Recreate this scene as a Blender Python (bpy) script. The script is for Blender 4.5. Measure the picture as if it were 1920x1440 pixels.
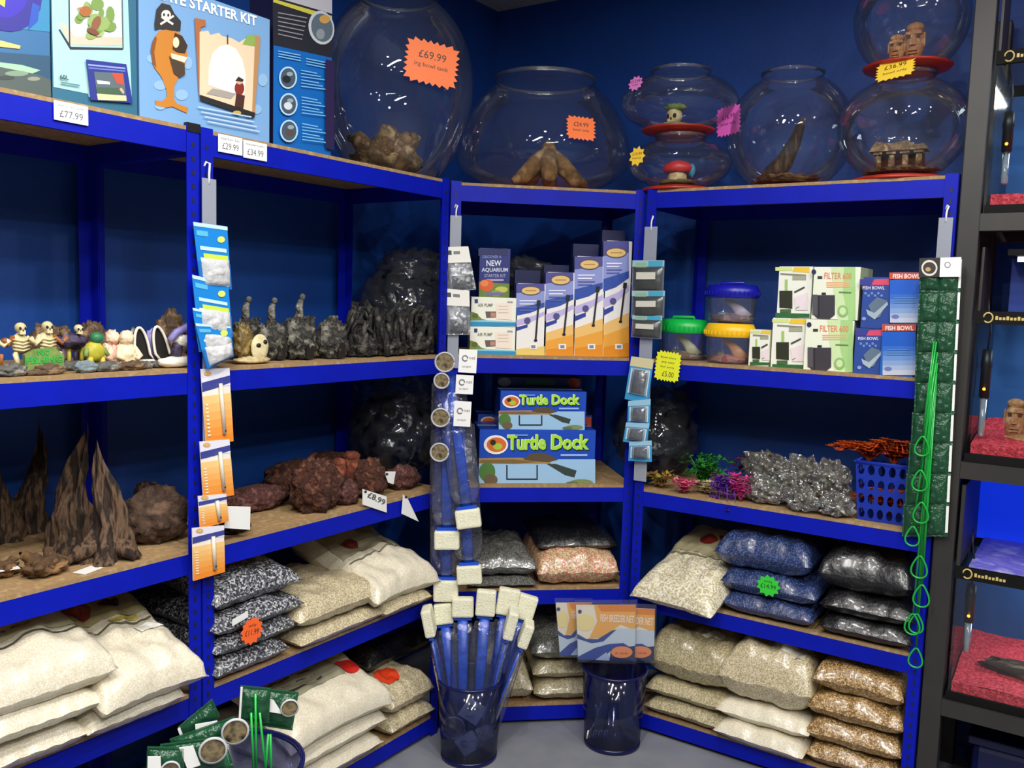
import bpy, math, random
from mathutils import Vector, Matrix, noise
random.seed(7)
for o in list(bpy.data.objects): bpy.data.objects.remove(o)
S = bpy.context.scene
COL = S.collection
V3 = Vector

# ---------------------------------------------------------------- camera
FPX, PITCH, ROLL, CAMH = 1643.7, 0.09466, 0.03003, 1.432
CF = V3((0, math.cos(PITCH), -math.sin(PITCH)))
CR0 = V3((1, 0, 0)); CU0 = CR0.cross(CF)
CR = math.cos(ROLL)*CR0 + math.sin(ROLL)*CU0
CU = -math.sin(ROLL)*CR0 + math.cos(ROLL)*CU0
CP = V3((0, 0, CAMH))
cd = bpy.data.cameras.new('camera'); cam = bpy.data.objects.new('camera', cd); COL.objects.link(cam)
cd.sensor_fit = 'HORIZONTAL'; cd.sensor_width = 36; cd.lens = FPX*36/1920
cd.clip_start = .05
cam.matrix_world = Matrix(((CR.x, CU.x, -CF.x, 0), (CR.y, CU.y, -CF.y, 0), (CR.z, CU.z, -CF.z, CAMH), (0, 0, 0, 1)))
S.camera = cam
# ---------------------------------------------------------------- light
w = bpy.data.worlds.new('world'); S.world = w; w.use_nodes = True
w.node_tree.nodes['Background'].inputs[0].default_value = (.9, .95, 1, 1)
w.node_tree.nodes['Background'].inputs[1].default_value = .05
S.view_settings.view_transform = 'Standard'; S.view_settings.look = 'None'
S.view_settings.exposure = 0.25; S.view_settings.gamma = 1; S.view_settings.use_curve_mapping = False
CEIL = 2.635
def area(name, loc, size, power, sy=None, shape='RECTANGLE', col=(1, .97, .93), rot=(0, 0, 0)):
    l = bpy.data.lights.new(name, 'AREA'); l.shape = shape; l.size = size
    if sy: l.size_y = sy
    l.energy = power; l.color = col
    o = bpy.data.objects.new(name, l); COL.objects.link(o); o.location = loc; o.rotation_euler = rot
    return o
# two ceiling batten lights over the aisle, and small ceiling downlights
area('batten_light', (-.35, .55, CEIL-.06), 1.2, 30, .12, rot=(0, 0, 1.0))
area('batten_light', (.7, -.6, CEIL-.06), 1.2, 30, .12, rot=(0, 0, 1.0))
for x, y, p in ((.1, 1.55, 8), (.75, 1.35, 8), (-.55, 1.15, 6), (.35, .6, 7), (1.15, .75, 7), (-.2, -.2, 6), (.9, 0.0, 6), (1.6, 1.2, 9), (-1.0, .3, 5), (-.5, -1.0, 4), (.3, -1.2, 4), (1.2, -1.0, 4), (1.9, .2, 5)):
    area('downlight', (x, y, CEIL-.03), .07, p, shape='DISK')

# ---------------------------------------------------------------- bays and helpers
Z = [1.80, 1.2536, .8268, .4767, .072]
def frame(x0, y0, x1, y1):
    d = V3((x1-x0, y1-y0, 0)); L = d.length; d.normalize(); return (V3((x0, y0, 0)), d, V3((-d.y, d.x, 0)), L)
PB = frame(-.7247, 2.032, -.2125, 2.7835)
PA = (PB[0]-PB[1]*.912, PB[1], PB[2], .912)
PC = frame(-.213, 2.8155, .4205, 2.9085)
PD = frame(.416, 2.871, 1.1695, 2.3676)
BAY = {'A': PA, 'B': PB, 'C': PC, 'D': PD}
DEP = .45
def W(b, u, v, z):
    P, d, n, L = BAY[b]; return P+d*u+n*v+V3((0, 0, z))
def RZ(b): return math.atan2(BAY[b][1].y, BAY[b][1].x)
def ray(px, py): return CF+CR*((px-960)/FPX)-CU*((py-720)/FPX)
def at(b, px, py, v=0.0):
    """bay coordinates (u, z) of the point seen at px,py in the vertical plane v metres behind the bay front"""
    P, d, n, L = BAY[b]; r = ray(px, py)
    t = (v+(P-CP).dot(n)-(P-CP).z*0)/r.dot(n)
    q = CP+r*t-P; return q.dot(d), q.z
def on(b, z, px, py):
    """bay coordinates (u, v) of the point seen at px,py on the horizontal plane z"""
    P, d, n, L = BAY[b]; r = ray(px, py); t = (z-CAMH)/r.z; q = CP+r*t-P; return q.dot(d), q.dot(n)
def lin(h):
    if isinstance(h, str):
        h = h.lstrip('#'); h = [int(h[i:i+2], 16)/255 for i in (0, 2, 4)]
        return tuple(((c/12.92) if c <= .04045 else ((c+.055)/1.055)**2.4) for c in h)
    return tuple(h)

# ---------------------------------------------------------------- materials
MATS = {}
def mat(key, col, rough=.5, metal=0, col2=None, scale=30, bump=0, bscale=None, kind='noise', spec=.5, coat=0, emit=0, stretch=None, trans=0):
    if key in MATS: return MATS[key]
    m = bpy.data.materials.new(key); m.use_nodes = True; nt = m.node_tree; N = nt.nodes; L = nt.links
    b = N['Principled BSDF']; c = lin(col)
    b.inputs['Base Color'].default_value = (*c, 1); b.inputs['Roughness'].default_value = rough; b.inputs['Metallic'].default_value = metal
    b.inputs['Specular IOR Level'].default_value = spec; b.inputs['Coat Weight'].default_value = coat; b.inputs['Coat Roughness'].default_value = .12
    b.inputs['Transmission Weight'].default_value = trans
    if emit: b.inputs['Emission Color'].default_value = (*c, 1); b.inputs['Emission Strength'].default_value = emit
    if col2 or bump:
        tc = N.new('ShaderNodeTexCoord'); src = tc.outputs['Object']
        if stretch:
            mp = N.new('ShaderNodeMapping'); mp.inputs['Scale'].default_value = stretch; L.new(src, mp.inputs[0]); src = mp.outputs[0]
    if col2:
        cols = [lin(x) for x in ([col]+(col2 if isinstance(col2, list) else [col2]))]
        r = N.new('ShaderNodeValToRGB')
        if kind == 'voronoi':
            t = N.new('ShaderNodeTexVoronoi'); t.inputs['Scale'].default_value = scale; L.new(src, t.inputs['Vector'])
            sep = N.new('ShaderNodeSeparateColor'); L.new(t.outputs['Color'], sep.inputs[0]); L.new(sep.outputs[0], r.inputs[0]); r.color_ramp.interpolation = 'CONSTANT'; hs = t.outputs['Distance']
            lo, hi = 0, 1
        else:
            t = N.new('ShaderNodeTexNoise'); t.inputs['Scale'].default_value = scale; t.inputs['Detail'].default_value = 5; L.new(src, t.inputs['Vector']); L.new(t.outputs[0], r.inputs[0]); lo, hi = .33, .67
        k = len(cols); e = r.color_ramp.elements
        while len(e) < k: e.new(.5)
        for i, cc in enumerate(cols):
            e[i].position = (lo+(hi-lo)*i/(k-1)) if kind != 'voronoi' else i/k
            e[i].color = (*cc, 1)
        L.new(r.outputs[0], b.inputs['Base Color'])
    if bump:
        t2 = N.new('ShaderNodeTexNoise'); t2.inputs['Scale'].default_value = bscale or scale; t2.inputs['Detail'].default_value = 4; L.new(src, t2.inputs['Vector'])
        bp = N.new('ShaderNodeBump'); bp.inputs['Strength'].default_value = min(1, bump); bp.inputs['Distance'].default_value = .01*max(1, bump)
        L.new(t2.outputs[0], bp.inputs['Height']); L.new(bp.outputs[0], b.inputs['Normal'])
    MATS[key] = m; return m
def clear(key, tint=(1, 1, 1), refl=.05, edge=.9, rough=.03, milk=0, bump=0, bscale=25, milkcol=(.8, .85, .9)):
    """thin clear plastic or glass: see-through with fresnel reflection, optional milky share"""
    if key in MATS: return MATS[key]
    m = bpy.data.materials.new(key); m.use_nodes = True; nt = m.node_tree; N = nt.nodes; L = nt.links; N.clear()
    out = N.new('ShaderNodeOutputMaterial'); tr = N.new('ShaderNodeBsdfTransparent'); tr.inputs[0].default_value = (*tint, 1)
    gl = N.new('ShaderNodeBsdfGlossy'); gl.inputs['Roughness'].default_value = rough
    fr = N.new('ShaderNodeLayerWeight'); fr.inputs[0].default_value = .25
    mr = N.new('ShaderNodeMapRange'); mr.inputs['To Min'].default_value = refl; mr.inputs['To Max'].default_value = edge
    L.new(fr.outputs['Fresnel'], mr.inputs['Value'])
    base = tr
    if milk:
        df = N.new('ShaderNodeBsdfDiffuse'); df.inputs[0].default_value = (*milkcol, 1); mm = N.new('ShaderNodeMixShader'); mm.inputs[0].default_value = milk
        L.new(tr.outputs[0], mm.inputs[1]); L.new(df.outputs[0], mm.inputs[2]); base = mm
    mx = N.new('ShaderNodeMixShader'); L.new(mr.outputs[0], mx.inputs[0]); L.new(base.outputs[0], mx.inputs[1]); L.new(gl.outputs[0], mx.inputs[2]); L.new(mx.outputs[0], out.inputs[0])
    if bump:
        tc = N.new('ShaderNodeTexCoord'); t2 = N.new('ShaderNodeTexNoise'); t2.inputs['Scale'].default_value = bscale; t2.inputs['Detail'].default_value = 3; L.new(tc.outputs['Object'], t2.inputs[0])
        bp = N.new('ShaderNodeBump'); bp.inputs['Strength'].default_value = bump; bp.inputs['Distance'].default_value = .02; L.new(t2.outputs[0], bp.inputs['Height'])
        L.new(bp.outputs[0], gl.inputs['Normal']); L.new(bp.outputs[0], fr.inputs['Normal'])
    MATS[key] = m; return m
def ink(h, rough=.45):
    return mat('ink_'+(h if isinstance(h, str) else str(h)), h, rough)

# ---------------------------------------------------------------- mesh builder
_txt = {}
def text_mesh(s, bold=.0):
    k = (s, bold)
    if k not in _txt:
        c = bpy.data.curves.new('t', 'FONT'); c.body = s; c.size = 1; c.offset = bold; c.resolution_u = 2
        o = bpy.data.objects.new('t', c); me = o.to_mesh()
        vs = [(v.co.x, v.co.y) for v in me.vertices]; fs = [list(p.vertices) for p in me.polygons]
        o.to_mesh_clear(); bpy.data.objects.remove(o); bpy.data.curves.remove(c)
        if vs:
            x0 = min(v[0] for v in vs); x1 = max(v[0] for v in vs); y0 = min(v[1] for v in vs); y1 = max(v[1] for v in vs)
        else: x0 = y0 = 0; x1 = y1 = 1
        _txt[k] = (vs, fs, x0, x1, y0, y1)
    return _txt[k]
class MB:
    def __init__(s): s.v = []; s.f = []; s.mi = []; s.ms = []; s.sm = []; s.M = Matrix()
    def _m(s, m):
        if m not in s.ms: s.ms.append(m)
        return s.ms.index(m)
    def add(s, vs, fs, m, smooth=False):
        k = len(s.v); i = s._m(m); s.v += [tuple(s.M @ V3(v)) for v in vs]
        for f in fs: s.f.append([k+a for a in f]); s.mi.append(i); s.sm.append(smooth)
        return s
    def box(s, a, b, m):
        (x0, y0, z0), (x1, y1, z1) = a, b
        return s.add([(x0, y0, z0), (x1, y0, z0), (x1, y1, z0), (x0, y1, z0), (x0, y0, z1), (x1, y0, z1), (x1, y1, z1), (x0, y1, z1)],
              [(3, 2, 1, 0), (4, 5, 6, 7), (0, 1, 5, 4), (1, 2, 6, 5), (2, 3, 7, 6), (3, 0, 4, 7)], m)
    def prism(s, pts, y0, y1, m):
        """polygon in the x-z plane, pulled from y0 (front) to y1"""
        n = len(pts); vs = [(x, y0, z) for x, z in pts]+[(x, y1, z) for x, z in pts]
        return s.add(vs, [list(range(n)), list(range(2*n-1, n-1, -1))]+[(i, i+n, (i+1) % n+n, (i+1) % n) for i in range(n)], m)
    def lathe(s, prof, m, n=24, c=(0, 0, 0), smooth=True, sx=1, sy=1):
        vs = []; fs = []
        for r, z in prof:
            for i in range(n): a = 2*math.pi*i/n; vs.append((c[0]+r*sx*math.cos(a), c[1]+r*sy*math.sin(a), c[2]+z))
        for j in range(len(prof)-1):
            for i in range(n): fs.append((j*n+i, j*n+(i+1) % n, (j+1)*n+(i+1) % n, (j+1)*n+i))
        return s.add(vs, fs, m, smooth)
    def tube(s, pts, r, m, n=8, cap=True, smooth=True, flat=1.0):
        pts = [V3(p) for p in pts]; rs = r if isinstance(r, (list, tuple)) else [r]*len(pts); vs = []; fs = []
        up = V3((0, 1, 0)); 
        for i, p in enumerate(pts):
            t = (pts[min(i+1, len(pts)-1)]-pts[max(i-1, 0)]).normalized()
            a = t.cross(up)
            if a.length < .05: a = t.cross(V3((1, 0, 0)))
            a.normalize(); b = a.cross(t)
            for k in range(n): an = 2*math.pi*k/n; vs.append(p+(a*math.cos(an)+b*math.sin(an)*flat)*rs[i])
        for j in range(len(pts)-1):
            for k in range(n): fs.append((j*n+k, j*n+(k+1) % n, (j+1)*n+(k+1) % n, (j+1)*n+k))
        if cap: fs.append(list(range(n-1, -1, -1))); fs.append([(len(pts)-1)*n+k for k in range(n)])
        return s.add(vs, fs, m, smooth)
    def blob(s, c, r, m, seed=0, amp=.2, freq=2.0, nu=24, nv=14, ridge=0, flat=None, smooth=True):
        """noisy rounded lump; r = three half sizes"""
        vs = []; fs = []; o = V3((seed*7.3, seed*3.1, seed*1.7))
        for j in range(nv+1):
            th = math.pi*j/nv
            for i in range(nu):
                ph = 2*math.pi*i/nu; d = V3((math.sin(th)*math.cos(ph), math.sin(th)*math.sin(ph), math.cos(th)))
                q = d*freq+o; h = noise.fractal(q, 1.0, 2.0, 4)
                if ridge: h = h*(1-ridge)+(.5-abs(noise.noise(q*1.7))*2)*ridge
                k = 1+amp*h
                p = V3((d.x*r[0]*k, d.y*r[1]*k, d.z*r[2]*k))
                if flat is not None and p.z < -flat*r[2]: p.z = -flat*r[2]
                vs.append(V3(c)+p)
        for j in range(nv):
            for i in range(nu): fs.append((j*nu+i, (j+1)*nu+i, (j+1)*nu+(i+1) % nu, j*nu+(i+1) % nu))
        return s.add(vs, fs, m, smooth)
    def grid(s, fn, nu, nv, m, smooth=True, flip=False):
        vs = [fn(i/nu, j/nv) for j in range(nv+1) for i in range(nu+1)]; fs = []
        for j in range(nv):
            for i in range(nu):
                a = j*(nu+1)+i; q = (a, a+1, a+nu+2, a+nu+1); fs.append(q[::-1] if flip else q)
        return s.add(vs, fs, m, smooth)
    def text(s, st, x, z, h, m, y=0, wid=None, bold=.0, rot=0):
        vs, fs, x0, x1, y0, y1 = text_mesh(st, bold)
        if not fs: return s
        k = h/max(.3, (y1-y0)); kx = wid/(x1-x0) if wid else k
        ca, sa = math.cos(rot), math.sin(rot); out = []
        for a, b in vs:
            px, pz = (a-x0)*kx, (b-y0)*k; out.append((x+px*ca-pz*sa, y, z+px*sa+pz*ca))
        return s.add(out, fs, m)
    def build(s, name, parent=None, bevel=0, M=None):
        me = bpy.data.meshes.new(name); me.from_pydata(s.v, [], s.f)
        for m in s.ms: me.materials.append(m)
        me.polygons.foreach_set('material_index', s.mi); me.polygons.foreach_set('use_smooth', s.sm); me.update()
        o = bpy.data.objects.new(name, me); COL.objects.link(o)
        if parent: o.parent = parent
        if M is not None: o.matrix_world = M
        if bevel:
            bv = o.modifiers.new('bevel', 'BEVEL'); bv.width = bevel; bv.segments = 2; bv.limit_method = 'ANGLE'
        return o
def tag(o, label, cat, group=None, kind=None):
    o['label'] = label; o['category'] = cat
    if group: o['group'] = group
    if kind: o['kind'] = kind
    return o
def thing(name, label, cat, loc, rz=0, group=None):
    o = bpy.data.objects.new(name, None); COL.objects.link(o); o.empty_display_size = .05
    o.location = loc; o.rotation_euler = (0, 0, rz); return tag(o, label, cat, group)
def bthing(name, label, cat, b, u, v, z, group=None, yaw=0): return thing(name, label, cat, W(b, u, v, z), RZ(b)+yaw, group)
def struct(name, mb):
    o = mb.build(name); o['kind'] = 'structure'; return o
class Print:
    """flat print on a face that stands in the plane v of a bay; shapes are given as seen points and become local polygons just proud of the face"""
    def __init__(s, b, v, u0, z0, y=0): s.b, s.v, s.u0, s.z0, s.y = b, v, u0, z0, y; s.mb = MB(); s.l = 0
    def pt(s, x, y): u, z = at(s.b, x, y, s.v); return (u-s.u0, z-s.z0)
    def _y(s): s.l += 1; return s.y-.0006-.00018*s.l
    def local(s, pts, c):
        y = s._y(); a = sum(pts[i][0]*pts[(i+1) % len(pts)][1]-pts[(i+1) % len(pts)][0]*pts[i][1] for i in range(len(pts)))
        if a < 0: pts = pts[::-1]
        s.mb.add([(p[0], y, p[1]) for p in pts], [list(range(len(pts)))], ink(c)); return s
    def poly(s, pts, c): return s.local([s.pt(*p) for p in pts], c)
    def rect(s, x0, y0, x1, y1, c): return s.poly([(x0, y1), (x1, y1), (x1, y0), (x0, y0)], c)
    def ell(s, cx, cy, rx, ry, c, n=20, rot=0):
        return s.poly([(cx+rx*math.cos(a)*math.cos(rot)-ry*math.sin(a)*math.sin(rot), cy+rx*math.cos(a)*math.sin(rot)+ry*math.sin(a)*math.cos(rot)) for a in [2*math.pi*i/n for i in range(n)]], c)
    def line(s, x0, y0, x1, y1, wd, c):
        d = math.hypot(x1-x0, y1-y0); nx, ny = -(y1-y0)/d*wd/2, (x1-x0)/d*wd/2
        return s.poly([(x0+nx, y0+ny), (x1+nx, y1+ny), (x1-nx, y1-ny), (x0-nx, y0-ny)], c)
    def text(s, st, x0, y0, x1, y1, h, c, bold=.01):
        """baseline runs from x0,y0 to x1,y1; letters h pixels high"""
        a = V3((*s.pt(x0, y0), 0)); e = V3((*s.pt(x1, y1), 0)); t = V3((*s.pt(x0, y0-h), 0)); d = e-a
        s.mb.text(st, a.x, a.y, (t-a).length, ink(c), y=s._y(), wid=d.length, bold=bold, rot=math.atan2(d.y, d.x)); return s
    def build(s, parent, name='print'): return s.mb.build(name, getattr(s, 'cart', None) or parent)

# ================================================================ STRUCTURE
M_wall = mat('wall_paint', '#0b4aa2', .55, col2='#0a3f90', scale=3, bump=.08, bscale=60)
M_floor = mat('floor_vinyl', '#85878d', .5, col2='#777a82', scale=7, bump=.03, bscale=120)
M_ceil = mat('ceiling_tile', '#b9b9b4', .8, col2='#a9a9a4', scale=60)
WALL_L, WALL_R = .485, .485
nb, db = PB[2], PB[1]; nd, dd = PD[2], PD[1]
def solve(c1, c2):
    det = nb.x*nd.y-nb.y*nd.x; return V3(((c1*nd.y-nb.y*c2)/det, (nb.x*c2-c1*nd.x)/det, 0))
cL = PB[0].dot(nb)+WALL_L; cR = PD[0].dot(nd)+WALL_R; CORNER = solve(cL, cR)
def wall(name, p0, p1, th, n):
    mb = MB(); d = (p1-p0); L = d.length; d.normalize()
    q = [p0, p1, p1+n*th, p0+n*th]; mb.add([tuple(p) for p in q]+[(p.x, p.y, CEIL) for p in q], [(3, 2, 1, 0), (4, 5, 6, 7), (0, 1, 5, 4), (1, 2, 6, 5), (2, 3, 7, 6), (3, 0, 4, 7)], M_wall)
    return struct(name, mb)
wall('wall_left', CORNER-db*4.6, CORNER, .1, nb)
wall('wall_right', CORNER, CORNER+dd*4.2, .1, nd)
struct('floor', MB().box((-4.2, -2.5, -.05), (4.5, 4.3, 0), M_floor))
struct('ceiling', MB().box((-4.2, -2.5, CEIL), (4.5, 4.3, CEIL+.05), M_ceil))

# ================================================================ SHELVING UNITS
M_blue = mat('shelf_blue_paint', '#0418b0', .5, spec=.2, col2='#0415a2', scale=12)
M_slot = mat('slot_dark', '#04093a', .6)
M_mdf = mat('shelf_mdf', '#a98b62', .75, col2=['#987a52', '#b5986e'], scale=40)
def shelving(b, label, group):
    L = BAY[b][3]; t = bthing('shelving_unit', label, 'shelf unit', b, 0, 0, 0, group)
    pw = .034
    for su in (0, 1):
        for sv in (0, 1):
            mb = MB(); x0 = 0.001 if su == 0 else L-.001; sx = 1 if su == 0 else -1; y0 = 0 if sv == 0 else DEP; sy = 1 if sv == 0 else -1
            a, c = sorted((x0, x0+sx*pw)); e, f = sorted((y0, y0+sy*.002)); mb.box((a, e, 0), (c, f, Z[0]+.004), M_blue)
            a, c = sorted((x0, x0+sx*.002)); e, f = sorted((y0, y0+sy*pw)); mb.box((a, e, 0), (c, f, Z[0]+.004), M_blue)
            p = mb.build('post', t)
            if sv == 0:
                sl = MB(); xc = x0+sx*pw/2
                for i in range(56):
                    z = .05+i*.031; sl.box((xc-.0035, -.0008, z), (xc+.0035, .0003, z+.011), M_slot)
                o = sl.build('slots', p); o['kind'] = 'stuff'
    for z in Z:
        MB().box((.004, .002, z-.009), (L-.004, DEP-.002, z), M_mdf).build('shelf_board', t)
        r0, r1 = z-.058, z-.0095
        for (a, c) in (((pw*.1, .0022, r0), (L-pw*.1, .012, r1)), ((pw*.1, DEP-.012, r0), (L-pw*.1, DEP-.003, r1)),
                       ((.003, .013, r0), (.012, DEP-.013, r1)), ((L-.012, .013, r0), (L-.003, DEP-.013, r1))):
            MB().box(a, c, M_blue).build('rail', t)
    return t
SH = {'A': shelving('A', 'blue steel shelf unit with carved driftwood and resin ornaments on its shelves', 'blue shelf units'),
      'B': shelving('B', 'blue steel shelf unit with brown lava rocks and dark castle ornaments', 'blue shelf units'),
      'C': shelving('C', 'narrow blue steel corner shelf unit with boxed turtle docks and heaters', 'blue shelf units'),
      'D': shelving('D', 'blue steel shelf unit with plastic plants and filter boxes beside black tank rack', 'blue shelf units')}
#@@OBJECTS
# ================================================================ BLACK TANK RACK (right)
M_black = mat('rack_black', '#2b2a28', .45, col2='#322f2c', scale=9)
M_trim = mat('tank_trim', '#0b0a0a', .7, spec=.2)
M_tankbg = mat('tank_background', '#125698', .6)
M_redgravel = mat('red_gravel', '#d8303c', .6, col2=['#b9202c', '#ee4a55'], scale=180, kind='voronoi', bump=.5, bscale=180)
M_glass = clear('tank_glass', (.93, .98, 1), .02, .6)
M_gold = mat('gold_ink', '#c9b26a', .4)
RX0, RW, RD = .910, 1.0, .46      # along the line of bay D
rack = bthing('tank_rack', 'black steel aquarium rack holding three tanks with red gravel', 'rack', 'D', RX0, 0, 0)
for u in (0, RW-.05):
    for v in (0, RD-.05): MB().box((u, v, 0), (u+.052, v+.05, 2.3), M_black).build('post', rack, bevel=.003)
RLEV = [(.30, .36), (.745, .80), (1.64, 1.70)]
def zat(px, py, v=0): return at('D', px, py, v)[1]
zb3 = zat(1790, 1318); zb2 = zat(1820, 868); zb1 = zat(1850, 400)
for zb in (zb3, zb2, zb1):
    for v in (0, RD-.045): MB().box((.052, v+.001, zb-.045), (RW-.05, v+.045, zb), M_black).build('beam', rack)
    for u in (0.004, RW-.044): MB().box((u, .05, zb-.045), (u+.04, RD-.05, zb), M_black).build('beam', rack)
def tank(zb, h, hood, label, light=None):
    t = bthing('aquarium', label, 'aquarium', 'D', RX0+.058, .012, zb+.001, 'rack aquariums')
    w, d = RW-.115, RD-.03
    MB().box((0, 0, 0), (w, d, .022), M_trim).build('base_trim', t)
    g = MB()
    g.box((.004, .003, .022), (w-.004, .009, h), M_glass); g.box((.004, .009, .022), (.010, d-.02, h), M_glass); g.box((w-.010, .009, .022), (w-.004, d-.02, h), M_glass)
    g.build('glass', t)
    MB().box((.004, d-.02, .022), (w-.004, d-.012, h), M_tankbg).build('background_panel', t)
    def gf(a, b):
        x = .012+(w-.024)*a; y = .011+(d-.034)*b
        return (x, y, .022+.028+.03*b+.008*noise.noise((x*9, y*9, zb*5)))
    gm = MB().grid(gf, 30, 16, M_redgravel); gm.box((.012, .0105, .0225), (w-.012, .0115, .05), M_redgravel)
    o = gm.build('gravel', t)
    MB().box((0, 0, h), (w, .012, h+.034), M_trim).build('front_trim', t)
    lg = MB()
    pts = [(.03+.011*math.cos(a), -.001, h+.017+.013*math.sin(a)) for a in [i*.55-2.4 for i in range(11)]]
    lg.tube(pts, .0022, M_gold, 6); 
    for i in range(9): lg.box((.047+i*.0085, -.0006, h+.012), (.053+i*.0085, .0, h+.019+.003*(i % 3 == 0)), M_gold)
    lg.build('gold_logo', t)
    MB().box((0, d-.014, h), (w, d, h+.034), M_trim).build('rear_trim', t)
    lp = area('tank_lamp', W('D', RX0+.58, .28, zb+h+.03), .7, 2.0, .1, rot=(0, 0, RZ('D')), col=(.9, .97, 1))
    return t, w, d, h
# heights of each tank from the seen trim lines
t3, TW, TD, h3 = tank(zb3, zat(1800, 1088)-zb3, 0, 'aquarium with red gravel and a flat driftwood piece, lowest in the rack')
t2, _, _, h2 = tank(zb2, zat(1835, 608)-zb2, 0, 'aquarium with red gravel and tan stone-head ornament in the rack')
t1, _, _, h1 = tank(zb1, zat(1880, 118)-zb1, 0, 'aquarium with a thin red gravel bed and hanging heater, highest in the rack')
# lit water-light panel over lowest tank, dark hoods over the others
M_bluelit = mat('blue_lit_panel', '#0a35e8', .5, emit=.55)
M_bluedim = mat('blue_back_panel', '#0a2f86', .6)
TANKLAMP = True
M_hood = mat('milky_hood', '#8c86c8', .25, col2=['#6c66c0', '#b0b0e0'], scale=14)
o = bthing('light_hood', 'backlit blue hood panel with clear cover over the lowest rack aquarium', 'aquarium hood', 'D', RX0+.06, .013, zb3+h3+.036, 'aquarium hoods')
hh = zb2-.045-(zb3+h3+.036)
MB().box((.0, TD-.05, .0), (TW, TD-.04, hh-.03), M_bluelit).build('lit_panel', o)
MB().box((.03, .0, .001), (TW-.03, TD-.06, .006), M_hood).build('cover_sheet', o)
MB().box((-.001, .0, 0), (.008, TD-.05, hh-.02), M_black).build('side_panel', o)
for zz, hgt, lab in ((zb2+h2+.036, zb1-.045-(zb2+h2+.036)-.04, 'dull blue hood back panel under the upper rack aquarium'), (zb1+h1+.036, .26, 'dull blue hood back panel over the highest rack aquarium')):
    o = bthing('light_hood', lab, 'aquarium hood', 'D', RX0+.06, .013, zz, 'aquarium hoods')
    MB().box((.06, .16, 0), (TW-.02, .17, hgt), M_bluedim).build('back_panel', o)
    MB().box((.06, .02, hgt-.022), (TW-.02, .16, hgt-.006), M_trim).build('tube_holder', o)
    MB().tube([(.08, .06, hgt-.03), (TW-.04, .06, hgt-.03)], .007, mat('lamp_tube', '#dfe4ff', .3, emit=1.2), 8).build('lamp_tube', o)
    MB().box((.0, .02, 0), (.006, .17, hgt), M_black).build('side_panel', o)
M_led = mat('heater_led', '#ff8a1c', .4, emit=6)
M_dark = mat('black_plastic', '#141315', .4)
def heater(zb, px, y0, y1, lab, v=.09):
    u, zt = at('D', px, y0, v); _, z0 = at('D', px, y1, v)
    o = bthing('tank_heater', lab, 'heater', 'D', u, v, z0, 'tank heaters')
    H = zt-z0; MB().tube([(0, 0, H*.45), (0, 0, H*.78), (0, 0, H*.8), (0, 0, H)], [.013, .013, .015, .012], M_dark, 12).build('cap', o)
    MB().tube([(0, 0, 0), (0, 0, .004), (0, 0, H*.45)], [.006, .0095, .0095], clear('heater_glass', (.5, .55, .55), .1, .8, milk=.3), 12).build('glass_tube', o)
    MB().blob((0, -.013, H*.55), (.004, .003, .004), M_led, nu=8, nv=6, amp=0).build('indicator_light', o)
    MB().tube([(0, 0, H), (.004, 0, H+.05), (-.006, .01, H+.11), (-.01, .02, H+.15)], .0025, M_dark, 6).build('cable', o)
heater(zb3, 1822, 1095, 1225, 'black tank heater with glowing orange light in lowest rack aquarium')
heater(zb2, 1852, 655, 820, 'black tank heater with glowing orange light beside stone-head ornament')
heater(zb1, 1893, 210, 345, 'grey tank heater hanging in the highest rack aquarium')
M_moai = mat('tan_stone', '#c08a5a', .8, col2=['#a46d42', '#d7a878'], scale=45, bump=.4, bscale=90)
def stone_head(mb, x, w, h, y=0):
    c = lambda z: z*h
    mb.blob((x, y, c(.45)), (w*.5, w*.42, h*.5), M_moai, seed=x*90+3, amp=.05, freq=3, nu=20, nv=16, flat=.9)
    mb.blob((x, y, c(.86)), (w*.46, w*.4, h*.13), M_moai, seed=2, amp=.06, nu=16, nv=8)
    mb.box((x-w*.40, y-w*.46, c(.66)), (x+w*.40, y-w*.2, c(.73)), M_moai)
    mb.prism([(x-w*.09, c(.64)), (x-w*.15, c(.40)), (x+w*.15, c(.40)), (x+w*.09, c(.64))], y-w*.58, y-w*.25, M_moai)
    mb.box((x-w*.22, y-w*.50, c(.27)), (x+w*.22, y-w*.25, c(.31)), M_moai); mb.box((x-w*.22, y-w*.47, c(.20)), (x+w*.22, y-w*.25, c(.24)), M_moai)
    for s in (-1, 1): mb.box((x+s*w*.25-w*.09, y-w*.44, c(.58)), (x+s*w*.25+w*.09, y-w*.36, c(.63)), mat('stone_shadow', '#4a2c18', .9)); mb.box((x+s*w*.5-w*.05, y-w*.1, c(.38)), (x+s*w*.5+w*.05, y+w*.1, c(.72)), M_moai)
def heads(lab, loc, rz, w1, h1, w2, h2, gap):
    o = thing('stone_head_ornament', lab, 'ornament', loc, rz, 'stone head ornaments')
    a = MB(); stone_head(a, -gap/2, w1, h1); a.build('short_head', o); a = MB(); stone_head(a, gap/2, w2, h2, .01); a.build('tall_head', o)
    MB().blob((0, 0, .006), (gap*.95, w2*.6, .012), M_moai, seed=5, amp=.2, flat=.4).build('base', o)
u, zt = at('D', 1908, 765, .14); heads('tan stone-head pair ornament in rack aquarium on red gravel', W('D', u+.02, .16, zb2+.055), RZ('D'), .05, .115, .06, .15, .05)
u, _ = at('D', 1890, 1260, .12)
dw = bthing('driftwood', 'flat dark driftwood piece on red gravel in rack aquarium', 'driftwood', 'D', u+.13, .16, zb3+.075)
MB().blob((0, 0, 0), (.19, .05, .028), mat('dark_wood', '#4a3424', .8, col2=['#2c1e14', '#7a6248'], scale=14, stretch=(1, 5, 5), bump=.4), seed=4, amp=.35, freq=2.2).build('wood', dw)
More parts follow.
